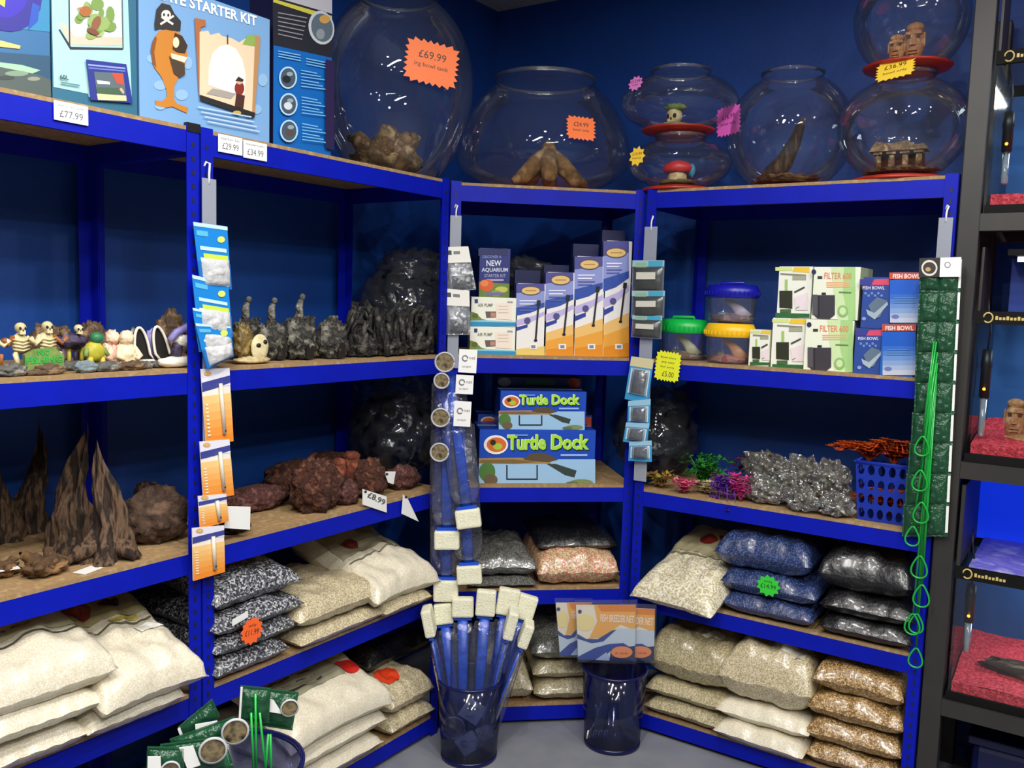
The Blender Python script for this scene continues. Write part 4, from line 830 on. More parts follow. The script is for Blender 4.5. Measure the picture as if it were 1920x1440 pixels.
def bag(lab, b, z0, x0, x1, ym, v0, d, h, m, group, yaw=0, pitch=0, droop=0, seed=1, ear=.05, patches=(), full=.55, stars=None):
    v0 -= .018
    uL = at(b, x0, ym, v0)[0]; uR = at(b, x1, ym, v0)[0]; wd = uR-uL
    o_loc = W(b, (uL+uR)/2, v0+d/2, z0+math.tan(pitch)*(d/2+min(v0, 0))*.9)
    rnd = random.Random(seed)
    def surf(s, t, side, off=0):
        p = ((1-abs(s)**4.5)*(1-abs(t)**5)); p = max(0, p)**(full*.8)
        x = wd/2*s*(1-ear*.5*(1-t*t))*(1+.02*noise.noise((t*2+seed, seed, 0))); y = d/2*t*(1-ear*.5*(1-s*s))
        nz = noise.fractal((s*2.2+seed*3.7, t*2.2+seed, seed*.7), 1, 2, 3)
        if side > 0: z = h*(.42+.58*p)+h*.16*nz*p
        else: z = h*(.42-.42*p)
        if t < 0: z -= droop*(max(0, -t-.25)/.75)**1.6
        z += h*.05*noise.noise((s*5+seed, t*5, .5))
        return V3((x, y, z+off))
    mb = MB()
    mb.grid(lambda a, c: surf(a*2-1, c*2-1, 1), 30, 26, m); mb.grid(lambda a, c: surf(a*2-1, c*2-1, -1), 30, 26, m, flip=True)
    o = mb.build('gravel_bag'); o.location = o_loc; o.rotation_euler = (pitch, 0, RZ(b)+yaw); o.rotation_mode = 'XYZ'
    o.matrix_world = Matrix.Translation(o_loc) @ Matrix.Rotation(RZ(b)+yaw, 4, 'Z') @ Matrix.Rotation(pitch, 4, 'X')
    tag(o, lab, 'gravel bag', group)
    for (s0, t0, s1, t1, c, shp) in patches:
        pm = MB(); k = mat('bagprint_'+c, c, .4, coat=.4)
        if shp == 'r': pm.grid(lambda a, e: surf(s0+(s1-s0)*a, t0+(t1-t0)*e, 1, .003), 26, 16, k)
        else:
            pm.grid(lambda a, e: surf((s0+s1)/2+(s1-s0)/2*e*math.cos(a*6.2832)*(1+.15*math.sin(a*18.85)), (t0+t1)/2+(t1-t0)/2*e*math.sin(a*6.2832), 1, .0046), 20, 6, k, flip=True)
        pm.build('bag_print', o)
    return o, surf
def stack(b, z0, specs, group):
    z = z0+.001
    for (lab, x0, x1, ym, v0, d, h, m, kw) in specs:
        o, sf = bag(lab, b, z, x0, x1, ym, v0, d, h, m, group, **kw); z += h*.9
    return z
Lw = '#b9b38e'; RED = '#a8302a'
# bay A, fourth shelf
stack('A', Z[3], [
    ('white sand bag at the bottom of the stack beside the flower-print bag', -60, 170, 1400, -.03, .40, .075, G_white, dict(seed=11)),
    ('white sand bag in the middle of the stack beside the flower-print bag', -70, 200, 1360, -.05, .40, .075, G_white, dict(seed=12)),
    ('white sand bag on top of the stack beside the flower-print bag', -60, 222, 1300, -.05, .40, .095, G_white, dict(seed=13, pitch=.2, full=.4, patches=[(-.9, -.38, .9, -.35, '#5f5f50', 'r'), (-.9, -.28, .95, .95, Lw, 'r'), (.1, .0, .6, .25, '#5a2c22', 'e'), (-.9, -.16, .3, -.12, '#6a6a58', 'r')]))], 'white sand bags under the bogwood')
stack('A', Z[3], [
    ('cream sand bag lying under the flower-print bag', 165, 352, 1380, -.035, .38, .07, G_white, dict(seed=14)),
    ('cream sand bag with red flower print beside the thermometer post', 192, 392, 1340, -.07, .42, .10, G_white, dict(seed=15, ear=.16, pitch=.3, full=.42, patches=[(-.85, .1, .9, .95, '#a59c70', 'r'), (-.6, .2, -.1, .5, '#8a3424', 'e'), (.1, .25, .5, .48, '#4a2a20', 'e'), (-.7, -.06, .8, -.03, '#6a6450', 'r'), (.0, .0, .6, .07, '#c8b850', 'r'), (.35, -.3, .8, -.12, '#e8e6dc', 'r')]))], 'white sand bags under the bogwood')
# bay B, fourth shelf
top = stack('B', Z[3], [
    ('black and white gravel bag, bottom of the speckled stack', 406, 545, 1240, .0, .34, .062, G_dark, dict(seed=21)),
    ('black and white gravel bag, second of the speckled stack', 406, 560, 1210, .0, .34, .062, G_dark, dict(seed=22)),
    ('black and white gravel bag, third of the speckled stack', 406, 572, 1170, -.01, .36, .062, G_dark, dict(seed=23)),
    ('black and white gravel bag, topmost of the speckled stack', 404, 568, 1110, .0, .38, .085, G_dark, dict(seed=24, ear=.2, pitch=.1))], 'speckled gravel bags')
stack('B', Z[3], [
    ('cream gravel bag, lower of two next to speckled stack', 566, 722, 1190, -.015, .34, .06, G_cream, dict(seed=25)),
    ('cream gravel bag, upper of two next to speckled stack', 563, 724, 1150, -.02, .34, .09, G_cream, dict(seed=26))], 'cream gravel bags')
stack('B', Z[3], [
    ('clear bag of pale gravel under the big white sand bag', 724, 812, 1150, -.03, .38, .06, G_cream, dict(seed=27)),
    ('big white sand bag with printed back beside hanging scrapers', 706, 826, 1110, -.045, .40, .10, G_white, dict(seed=28, ear=.18, pitch=.28, full=.42, patches=[(-.9, -.25, .9, -.22, '#7a7664', 'r'), (-.9, -.1, .9, .95, '#a09a80', 'r'), (-.6, .05, -.1, .3, '#7a2a24', 'e')]))], 'white sand bags on the second unit')
# bay B, bottom shelf
stack('B', Z[4], [
    ('white sand bag, bottom of the stack with a red splash print', 520, 720, 1440, -.02, .4, .08, G_white, dict(seed=31)),
    ('white sand bag, middle of the stack with a red splash print', 540, 728, 1400, -.03, .4, .085, G_white, dict(seed=32)),
    ('white sand bag with grey print and red splash, top of its stack', 545, 740, 1350, -.05, .40, .10, G_white, dict(seed=33, ear=.17, pitch=.32, full=.42, patches=[(-.9, -.4, .5, .95, '#98957c', 'r'), (.45, -.42, .92, -.08, '#d62c22', 'e'), (.3, .0, .85, .3, '#b8b44a', 'r'), (-.8, -.3, .1, -.26, '#3a3a34', 'r'), (-.8, -.16, .1, -.13, '#3a3a34', 'r'), (-.8, -.03, .1, .0, '#3a3a34', 'r')]))], 'white sand bags on the second unit')
stack('B', Z[4], [
    ('beige gravel bag beneath the one with orange label, behind the scraper bin', 735, 815, 1390, .0, .36, .07, G_cream, dict(seed=34)),
    ('clear beige bag with orange label behind the scraper bin', 735, 815, 1340, .0, .36, .10, G_cream, dict(seed=35, patches=[(-.7, -.75, .1, -.3, '#e0431f', 'e')])),
    ('black gravel bag lying on the orange-labelled bag', 690, 812, 1250, .13, .28, .09, G_black, dict(seed=36))], 'dim bags on the second unit')
# bay C, fourth and bottom shelf
stack('C', Z[3], [
    ('flat clear bag under the grey sand bag on corner unit', 880, 1008, 1098, .0, .36, .035, G_grey, dict(seed=41)),
    ('grey sand bag with clear film on the corner unit', 882, 1010, 1070, .0, .38, .09, G_grey, dict(seed=42, ear=.2))], 'gravel bags on the corner unit')
stack('C', Z[3], [
    ('pink and cream gravel bag on the corner unit', 1008, 1162, 1070, .012, .38, .115, G_pink, dict(seed=43, full=.35)),
    ('dark glossy bag lying on the pink gravel bag', 1006, 1160, 1030, .06, .34, .06, G_black, dict(seed=44))], 'gravel bags on the corner unit')
stack('C', Z[4], [
    ('cream gravel bag low between the two bins', 900, 1002, 1300, .0, .36, .13, G_cream, dict(seed=45, ear=.2, full=.7))], 'gravel bags on the corner unit')
stack('C', Z[4], [
    ('pale gravel bag, bottom of the stack behind the breeder packs', 1002, 1160, 1290, .005, .38, .085, G_beige, dict(seed=46)),
    ('pale gravel bag, middle of the stack behind the breeder packs', 1000, 1160, 1240, .005, .38, .075, G_beige, dict(seed=47)),
    ('clear pale gravel bag, top of the stack behind the breeder packs', 998, 1160, 1200, .0, .38, .09, G_grey, dict(seed=48))], 'gravel bags on the corner unit')
# bay D, fourth shelf
bag('white shell gravel bag with red print leaning over shelf edge', 'D', Z[3]+.0, 1190, 1356, 1110, -.075, .46, .10, G_shell, 'shell gravel bag', seed=51, ear=.14, pitch=.33, yaw=-.12,
    patches=[(-.85, .02, .9, .9, '#c6bc94', 'r'), (-.9, -.06, .9, -.02, '#8a8468', 'r'), (-.35, .25, .1, .5, '#8e2c26', 'e'), (.2, .1, .55, .35, '#7a2024', 'e'), (.05, .45, .4, .62, '#9a4030', 'e'), (.35, .55, .7, .72, '#3a4438', 'e')])
z = stack('D', Z[3], [
    ('blue gravel bag, bottom of the blue stack', 1350, 1524, 1155, .0, .36, .075, G_blue, dict(seed=52))], 'blue gravel bags')
ob, sf = bag('blue gravel bag with green price star, middle of the blue stack', 'D', z, 1350, 1532, 1110, .0, .36, .08, G_blue, 'blue gravel bags', seed=53, full=.4)
price_star(ob, sf(.0, -.99, 1)+V3((.005, -.013, .0)), .075, .07, '#37d23a', [('only', 0, .12, .35, .14), ('£14.99', 0, -.12, .62, .2)], (.05, 0, 0), n=11, depth=.24, box=False)
bag('puffy blue gravel bag on top of the blue stack', 'D', z+.07, 1335, 1522, 1050, .0, .36, .125, G_blue, 'blue gravel bags', seed=54, ear=.18)
stack('D', Z[3], [
    ('black gravel bag, bottom of the black stack', 1532, 1712, 1195, .0, .36, .07, G_black, dict(seed=55)),
    ('black gravel bag, middle of the black stack', 1534, 1716, 1150, .0, .36, .075, G_black, dict(seed=56)),
    ('black gravel bag, top of the black stack', 1528, 1712, 1095, .0, .38, .13, G_black, dict(seed=57, ear=.15))], 'black gravel bags')
# bay D, bottom shelf
stack('D', Z[4], [
    ('beige gravel bag, bottom of the stack beside breeder bin', 1206, 1362, 1345, .0, .38, .07, G_beige, dict(seed=61)),
    ('beige gravel bag, second in the stack beside breeder bin', 1208, 1366, 1310, .0, .38, .07, G_beige, dict(seed=62)),
    ('beige gravel bag with small white label, top of the stack beside breeder bin', 1208, 1372, 1240, .0, .38, .16, G_beige, dict(seed=63, patches=[(.1, -.6, .55, -.3, '#d8d2bc', 'r')]))], 'beige gravel bags')
stack('D', Z[4], [
    ('white sand bag poking out lowest beside the brown gravel', 1338, 1512, 1395, -.03, .38, .07, G_white, dict(seed=64, yaw=-.04)),
    ('pale sand bag in the middle beside the brown gravel', 1340, 1518, 1350, -.01, .38, .07, G_white, dict(seed=65)),
    ('rounded pale sand bag with white label beside the brown gravel', 1342, 1522, 1290, -.01, .38, .19, G_cream, dict(seed=66, full=.6, patches=[(.25, -.75, .75, -.3, '#d2ccb6', 'r')]))], 'pale sand bags on the right unit')
stack('D', Z[4], [
    ('brown gravel bag, bottom of the brown stack', 1508, 1690, 1430, .0, .36, .075, G_brown, dict(seed=67)),
    ('brown gravel bag, second of the brown stack', 1506, 1692, 1385, .0, .36, .085, G_brown, dict(seed=68)),
    ('brown gravel bag, third of the brown stack', 1512, 1696, 1330, .0, .36, .09, G_brown, dict(seed=69)),
    ('brown gravel bag, top of the brown stack', 1520, 1698, 1270, .0, .36, .10, G_brown, dict(seed=70, ear=.16))], 'brown gravel bags')
# orange price burst on the speckled stack
u, z = at('B', 472, 1183, -.03); oo = bthing('price_card', 'orange zigzag price card on the speckled gravel stack', 'price card', 'B', u, -.03, z)
price_star(oo, (0, 0, 0), .07, .072, '#ff6a2a', [('only', 0, .12, .35, .14), ('£11.99', 0, -.14, .6, .2)], (0, .12, 0), n=12, depth=.2, box=False, name='card')
MB().prism([(-.06, .03), (-.012, .04), (-.014, .055), (-.06, .046)], -.002, -.0005, M_white).build('white_label', oo)

# ================================================================ LAVA ROCKS (bay B, third shelf) AND BOGWOOD (bay A, third shelf)
M_lava = mat('lava_brown', '#5a3122', .95, col2=['#371c13', '#7c4c36'], scale=50, bump=1.0, bscale=110)
M_lava2 = mat('lava_purple', '#6a3f38', .95, col2=['#452622', '#835650'], scale=60, bump=.9, bscale=120)
M_knob = mat('lava_red', '#8a4630', .9, col2=['#62301e', '#a45c40'], scale=40, bump=.6, bscale=90)
zB = Z[2]
def lava(lab, x, yb, wpx, hpx, m, seed, amp=.35, dep=.8, ridge=.35, name='lava_rock', b='B', lev=None, freq=2.4, group='brown lava rocks', v=None):
    lev = zB if lev is None else lev
    u, vv = on(b, lev, x, yb); vv = vv if v is None else v
    s = ((W(b, u, vv, lev)-CP).dot(CF))/FPX; rx = wpx/2*s; rz = hpx*s/1.75
    vv = max(vv, .03)+rx*dep*.8
    mb = MB(); mb.blob((0, 0, rz*.8), (rx, rx*dep, rz), m, seed, amp, freq, 40, 26, ridge, flat=.8)
    o = mb.build(name); o.location = W(b, u, vv, lev+.001); o.rotation_euler = (0, 0, RZ(b)); return tag(o, lab, 'rock', group)
lava('large brown lava rock with streaked front on rock shelf', 618, 962, 100, 96, M_lava, 3, .5)
lava('broad dim brown lava rock along the back of rock shelf', 590, 900, 120, 58, M_lava, 17, v=.24)
lava('low brown lava rock between the streaked rock and tagged rock', 662, 948, 46, 44, M_lava2, 19)
lava('dark brown lava rock at the back behind the arch slab', 505, 915, 140, 62, M_lava, 5, v=.2)
lava('purple brown lava slab with arched gap beneath', 500, 958, 140, 40, M_lava2, 7, amp=.3, dep=.6)
lava('brown lava rock with white tag beside the knobbed rock', 708, 935, 66, 70, M_lava, 9)
lava('small brown lava rock nearest the scrapers post', 772, 918, 70, 40, M_lava2, 12)
lava('small brown lava rock at the foot of the blank white tag', 468, 1005, 60, 26, M_lava, 14)
def knobs(lab, pts, seed):
    x0, yb = pts[0][0], pts[0][1]; u, v = on('B', zB, x0, yb); o = bthing('knobbed_rock', lab, 'rock', 'B', u, v+.05, zB+.001, 'brown lava rocks'); s = ((W('B', u, v, zB)-CP).dot(CF))/FPX
    for i, (dx, h, r) in enumerate([(p[2], p[3], p[4]) for p in pts]):
        mb = MB(); mb.tube([(dx*s, 0, 0), (dx*s, .0, h*s*.6), (dx*s, 0, h*s*.9)], [r*s*1.15, r*s, r*s*.9], M_knob, 12); mb.blob((dx*s, 0, h*s*.92), (r*s, r*s, r*s*.6), M_knob, seed+i, .15, 3, 16, 10); mb.build('knob', o)
    MB().blob((0, 0, .015), (.07, .05, .03), M_lava, seed, .4, 3, flat=.5).build('base', o)
knobs('reddish knobbed rock with two stout knobs on rock shelf', [(672, 925, -22, 62, 15), (672, 925, 12, 70, 17)], 3)
knobs('dim knobbed rock with small knobs at the back of rock shelf', [(625, 905, -18, 52, 13), (625, 905, 10, 46, 13)], 8)
# white price tags on the rocks, hanging over the rail
def swing_tag(lab, b, quad, v, txt=None, th=.0012):
    c = [at(b, x, y, v) for x, y in quad]; u0 = sum(p[0] for p in c)/4; z0 = min(p[1] for p in c); o = bthing('price_tag', lab, 'price tag', b, u0, v, z0, 'white price tags')
    pts = [(p[0]-u0, p[1]-z0) for p in c]; mb = MB(); mb.prism(pts[::-1], 0, th, M_white); mb.build('tag_card', o)
    pr = Print(b, v, u0, z0); 
    if txt: a, e = quad[3], quad[2]; pr.text(txt, a[0]+8, a[1]-14, e[0]-5, e[1]-13, 11, '#55504a', .02)
    h = quad[0]; pr.ell(h[0]+5, h[1]+5, 2.6, 2.6, '#33353a'); pr.build(o)
swing_tag('white price tag with dark writing hanging over the rock shelf rail', 'B', [(680, 917), (725, 931), (725, 961), (680, 946)], -.006, '£8.99')
swing_tag('slim white tag turned edge-on hanging over the rock shelf rail', 'B', [(756, 927), (765, 936), (785, 978), (753, 963)], -.006)
swing_tag('white tag between two lava rocks', 'B', [(720, 884), (742, 884), (738, 908), (728, 905)], .045)
# bogwood
M_bog = mat('bogwood', '#3d2b20', .9, col2=['#1c130e', '#6d543f', '#2a1d15'], scale=9, stretch=(6, 6, 1), bump=.9, bscale=16)
M_bogp = mat('bogwood_pale', '#7a5a38', .9, col2=['#4a3422', '#a07a4e'], scale=12, bump=.8, bscale=30)
zA = Z[2]
def bog(lab, x, yb, base_px, top_px, h_px, m, seed, lean=0, b='A'):
    """upright stump: flared fluted foot rising to a jagged tip"""
    u, v = on(b, zA, x, yb); v = max(v, .05); s = ((W(b, u, v, zA)-CP).dot(CF))/FPX; R, r, H = base_px/2*s, top_px/2*s, h_px*s
    o = bthing('bogwood', lab, 'bogwood', b, u, v+R*.5, zA+.001, 'dark bogwood stumps'); rnd = random.Random(seed)
    def fn(a, c):
        an = 2*math.pi*a; k = (1-c)**2.4; q = (math.cos(an)*1.5+seed, math.sin(an)*1.5, c*1.6)
        fl = 1+.6*noise.fractal(q, 1, 2, 5)+.2*math.sin(an*5+seed+c*3)*(1-c*.4)+.18*noise.noise((math.cos(an)*6, math.sin(an)*6+seed, c*7))
        tip = H*(.62+.38*(.5+.5*math.sin(an*2+seed*1.7))*(.7+.6*noise.noise((math.cos(an)*2.5+seed, math.sin(an)*2.5, 3.3))))
        rad = (r*.30*(1-c*.75)+(R-r*.3)*k*.9+r*.75*(1-c)**.8*c*1.6)*fl
        return (rad*math.cos(an)+lean*H*c*c+.05*H*math.sin(c*5+seed), rad*.75*math.sin(an), c*(tip if c > .3 else tip*(c/.3)+H*.8*(1-c/.3)))
    mb = MB().grid(fn, 84, 44, m); mb.build('stump', o)
    for i in range(3):
        a = rnd.random()*6.28; mb = MB(); mb.tube([(0, 0, H*.12), (R*.8*math.cos(a), R*.6*math.sin(a), H*.09), (R*1.35*math.cos(a), R*1.0*math.sin(a), .006)], [R*.34, R*.25, R*.07], m, 9); mb.build('root', o)
bog('tall dark bogwood stump with two jagged spires behind pale driftwood', 160, 1035, 120, 66, 235, M_bog, 2, .06)
bog('tall dark bogwood stump with spread roots beside its twin', 226, 1056, 122, 56, 245, M_bog, 6, -.02)
bog('thin dark bogwood stump in the shadow at the back', 72, 1000, 90, 50, 220, M_bog, 10, .05)
bog('dark bogwood stump at the end of the shelf in shadow', 8, 1020, 80, 60, 180, M_bog, 13, 0)
lava('round brown coil-grained wood lump beside the thermometer post', 315, 1020, 120, 100, mat('lump_wood', '#5c4434', .9, col2=['#3a2a20', '#765a48'], scale=22, bump=.9, bscale=40), 4, .4, .8, .45, 'wood_lump', 'A', zA, group='brown wood lumps')
lava('dark wood lump behind the round coil-grained one', 268, 990, 70, 88, M_bog, 8, .3, .8, .2, 'wood_lump', 'A', zA, group='brown wood lumps', v=.2)
def lowwood(lab, x, yb, r_px, seed):
    u, v = on('A', zA, x, yb); s = ((W('A', u, v, zA)-CP).dot(CF))/FPX
    driftknot(lab, W('A', u, max(.06, v+.03), zA+.001), RZ('A'), r_px*s, seed, M_bogp, 6, .95, .45, 'pale low driftwood')
lowwood('pale low driftwood with holes in front of the bogwood stumps', 98, 1082, 52, 5)
lowwood('flat pale driftwood branch at the shelf end', 15, 1085, 42, 8)
u, v = on('A', zA, 170, 1072)
t = bthing('price_tag', 'small white tag lying flat before the bogwood stump', 'price tag', 'A', u, v+.01, zA+.001, 'white price tags', .3); MB().box((-.026, -.016, 0), (.026, .016, .0012), M_white).build('tag_card', t)
u, v = on('A', zA, 16, 1085)
t = bthing('price_tag', 'small white tag lying by the flat driftwood branch', 'price tag', 'A', u, max(v, .03), zA+.02, 'white price tags', -.2); MB().box((-.02, -.01, 0), (.02, .01, .0012), M_white).build('tag_card', t)

# ================================================================ RESIN ORNAMENTS (bay A, second shelf)
zO = Z[1]
M_gstone = mat('grey_stone_resin', '#6b6a66', .8, col2=['#4c4b48', '#9a988e'], scale=40, bump=.6, bscale=80); M_bstone = mat('brown_stone_resin', '#6b5440', .8, col2=['#4a3828', '#93775a'], scale=40, bump=.6, bscale=80)
M_green = mat('bright_green_resin', '#2f9a3c', .5, col2='#46b852', scale=60); M_purp = mat('purple_resin', '#4a3f5c', .6, col2=['#33293f', '#6c5e80'], scale=40, bump=.4, bscale=70)
M_pinkr = mat('pink_resin', '#e6a89a', .5, col2=['#f2d8b8', '#de8f92'], scale=26); M_ygreen = mat('yellow_green_resin', '#a8a82c', .5, col2=['#c8b43c', '#7a9a2c'], scale=30); M_whr = mat('white_resin', '#ece6d8', .45); M_brr = mat('orange_brown_resin', '#a8662e', .55, col2='#8a4c20', scale=40); M_violet = mat('violet_resin', '#7a70b8', .45, col2='#a8a0dc', scale=30)
def oat(lab, x, yb, name, v=None):
    u, vv = on('A', zO, x, yb); vv = vv if v is None else v
    if v is not None: u = at('A', x, yb, v)[0]
    s = ((W('A', u, vv, zO)-CP).dot(CF))/FPX; return bthing(name, lab, 'ornament', 'A', u, vv, zO+.001, 'resin ornaments around the green sign'), s
def base(o, rx, ry, rz, m, seed): MB().blob((0, 0, rz*.5), (rx, ry, rz), m, seed, .35, 2.6, 24, 12, .2, flat=.5).build('base', o)
def skeleton(lab, x, yb, seed, sgn):
    o, s = oat(lab, x, yb, 'skeleton_ornament', .11); k = s*1.0; px = lambda a: a*k
    base(o, px(34), px(22), px(10), M_bstone, seed)
    m = MB(); skull(m, (0, -px(4), px(82)), px(10)); m.build('skull', o)
    m = MB(); m.blob((0, 0, px(54)), (px(15), px(10), px(20)), M_bone, seed, .12, 3); 
    for i in range(4): m.tube([(-px(15), -px(6), px(44+6*i)), (0, -px(13), px(41+6*i)), (px(15), -px(6), px(44+6*i))], px(1.6), M_bone, 6)
    m.build('rib_cage', o)
    for q in (-1, 1):
        m = MB(); m.tube([(q*px(12), 0, px(66)), (q*px(26), -px(8), px(52)), (q*px(34), -px(10), px(64))], [px(5), px(4.5), px(5)], M_bone if q*sgn > 0 else M_brr, 8); m.build('arm', o)
        m = MB(); m.tube([(q*px(8), 0, px(36)), (q*px(16), -px(16), px(34)), (q*px(12), -px(20), px(14))], [px(5), px(5), px(4)], M_bone if q*sgn < 0 else M_brr, 8); m.build('leg', o)
skeleton('bone skeleton ornament lounging behind the green sign', 38, 692, 3, 1)
skeleton('bone skeleton ornament sitting next to the purple temple ornament', 88, 688, 6, -1)
skeleton('bone skeleton ornament partly beyond the shelf end', -22, 694, 9, 1)
o, s = oat('green lettered no fishing sign ornament in front of skeletons', 84, 690, 'sign_ornament', .04)
m = MB(); m.prism([(-36*s, 8*s), (36*s, 8*s), (38*s, 34*s), (20*s, 50*s), (-14*s, 48*s), (-36*s, 38*s)], 0, .01, M_moss); m.build('board', o)
m = MB(); m.text('NO', -13*s, 36*s, 11*s, M_green, y=-.001, wid=24*s, bold=.04); m.text('FISHING', -34*s, 21*s, 13*s, M_green, y=-.001, wid=68*s, bold=.04); m.build('letters', o)
base(o, 40*s, 14*s, 8*s, M_bstone, 4)
o, s = oat('purple brown temple ornament with columns beside the green turtle', 136, 686, 'temple_ornament', .11)
base(o, 28*s, 18*s, 12*s, M_gstone, 5)
for i in range(4): MB().tube([((-18+12*i)*s, 0, 6*s), ((-18+12*i)*s, 0, 44*s)], [4*s, 3.4*s], M_ygreen if i % 2 else M_purp, 8).build('column', o)
MB().blob((0, 0, 54*s), (27*s, 18*s, 14*s), M_purp, 4, .4, 4).build('roof', o); m = MB(); skull(m, (8*s, -8*s, 76*s), 8*s, M_bone); m.build('skull', o); MB().blob((-14*s, 0, 70*s), (9*s, 8*s, 12*s), M_bstone, 7, .4, 4).build('finial', o)
o, s = oat('yellow green turtle ornament standing on small legs', 177, 684, 'turtle_ornament', .06)
MB().blob((0, 0, 36*s), (19*s, 16*s, 20*s), M_ygreen, 2, .1, 3).build('body', o); MB().blob((3*s, -4*s, 62*s), (12*s, 11*s, 11*s), mat('teal_green_resin', '#2f7a50', .5), 4, .1).build('head', o)
for q in (-1, 1): MB().tube([(q*11*s, -6*s, 26*s), (q*14*s, -8*s, 4*s)], [6*s, 5*s], M_ygreen, 8).build('leg', o); MB().tube([(q*16*s, -4*s, 42*s), (q*22*s, -10*s, 28*s)], [5*s, 4*s], M_moss, 8).build('arm', o)
base(o, 22*s, 14*s, 6*s, M_gstone, 7)
def figure(lab, x, yb, m1, m2, seed, v=.08, sc=1.0):
    o, s = oat(lab, x, yb, 'figure_ornament', v); s *= sc
    MB().blob((0, 0, 24*s), (20*s, 16*s, 26*s), m1, seed, .45, 4, 30, 20, .3, flat=.8).build('body', o); MB().blob((0, -3*s, 58*s), (13*s, 12*s, 14*s), m1, seed+1, .35, 4, 26, 18, .3).build('head', o)
    for q in (-1, 1): MB().tube([(q*14*s, -4*s, 40*s), (q*22*s, -12*s, 24*s), (q*12*s, -18*s, 20*s)], [6*s, 5.5*s, 4*s], m1, 8).build('arm', o); MB().tube([(q*8*s, -6*s, 12*s), (q*20*s, -18*s, 6*s)], [8*s, 6*s], m2, 8).build('leg', o)
figure('cream and pink seated figure ornament beside green turtle', 210, 682, M_pinkr, M_pinkr, 3, .09)
figure('cream seated figure ornament beside the open cave ornament', 236, 681, mat('cream_figure', '#ece0b4', .5, col2='#f2d2b4', scale=30), M_pinkr, 8, .07)
def cave(lab, x, yb, lean, seed, m):
    o, s = oat(lab, x, yb, 'cave_ornament', .07); pts = []; pin = []
    for i in range(17):
        a = math.pi*i/16; pts.append((-math.cos(a)*15*s+lean*math.sin(a)*s*-14, 26*s+math.sin(a)*50*s)); pin.append((-math.cos(a)*12*s+lean*math.sin(a)*s*-14, 26*s+math.sin(a)*46*s))
    rim = [(x_, -.004, z_) for x_, z_ in [(-13*s+lean*10*s, 14*s)]+pts+[(15*s+lean*18*s, 14*s), (-13*s+lean*10*s, 14*s)]]
    MB().tube(rim, 2.6*s, M_whr, 8).build('rim', o)
    MB().prism([(p[0], p[2]) for p in rim[:-1]][::-1], 0, .004, M_bk).build('opening', o)
    MB().blob((3*s, 26*s, 34*s), (20*s, 15*s, 38*s), m, seed, .2, 3, flat=.95).build('shell', o)
    base(o, 22*s, 18*s, 10*s, M_gstone, seed)
cave('open cave ornament with white rim beside cream figure', 266, 682, .5, 3, M_gstone)
cave('open cave ornament with white rim and violet shell', 303, 680, .8, 6, M_violet)
o, s = oat('violet and white bridge ornament on a white slab by the post', 336, 683, 'bridge_ornament', .05)
MB().blob((-4*s, 0, 10*s), (40*s, 16*s, 11*s), M_whr, 3, .15, 2.5, flat=.8).build('slab', o); MB().tube([(-20*s, 0, 50*s), (-8*s, -4*s, 66*s), (8*s, -6*s, 72*s), (20*s, 0, 76*s)], [6*s, 7*s, 7*s, 8*s], M_violet, 9).build('arch', o); MB().blob((8*s, 0, 50*s), (14*s, 10*s, 13*s), M_whr, 5, .3, 3).build('block', o); MB().tube([(-6*s, 4*s, 10*s), (0, 4*s, 40*s), (14*s, 4*s, 62*s)], [12*s, 10*s, 9*s], M_purp, 9).build('column', o)
for i, (x, yb, wpx, hpx, m, lab) in enumerate([(22, 706, 62, 22, M_gstone, 'low grey stone ornament at the shelf end'), (88, 702, 60, 20, M_bstone, 'low brown stone ornament under the green sign'), (146, 697, 44, 22, mat('slate_resin', '#5f6e74', .7, col2='#8a9aa0', scale=40), 'low slate blue stone ornament under the temple'), (196, 696, 56, 18, M_gstone, 'low grey stone ornament in front of the turtle'), (246, 694, 54, 16, M_bstone, 'low brown stone ornament before the cream figure')]):
    lava(lab, x, yb, wpx, hpx, m, 20+i, .35, .5, .2, 'stone_ornament', 'A', zO, group='low stone ornaments', v=.0)
for i, (x, yb, wpx, hpx, lab) in enumerate([(50, 680, 80, 72, 'dark brown rock ornament behind the skeletons'), (285, 672, 56, 88, 'dark brown rock ornament behind the cave openings'), (345, 672, 40, 70, 'dark brown rock ornament behind the bridge'), (120, 676, 60, 74, 'dim brown rock ornament behind the temple')]):
    lava(lab, x, yb, wpx, hpx, M_bstone, 31+i, .5, .7, .4, 'rock_ornament', 'A', zO, group='dim rock ornaments', v=.22)

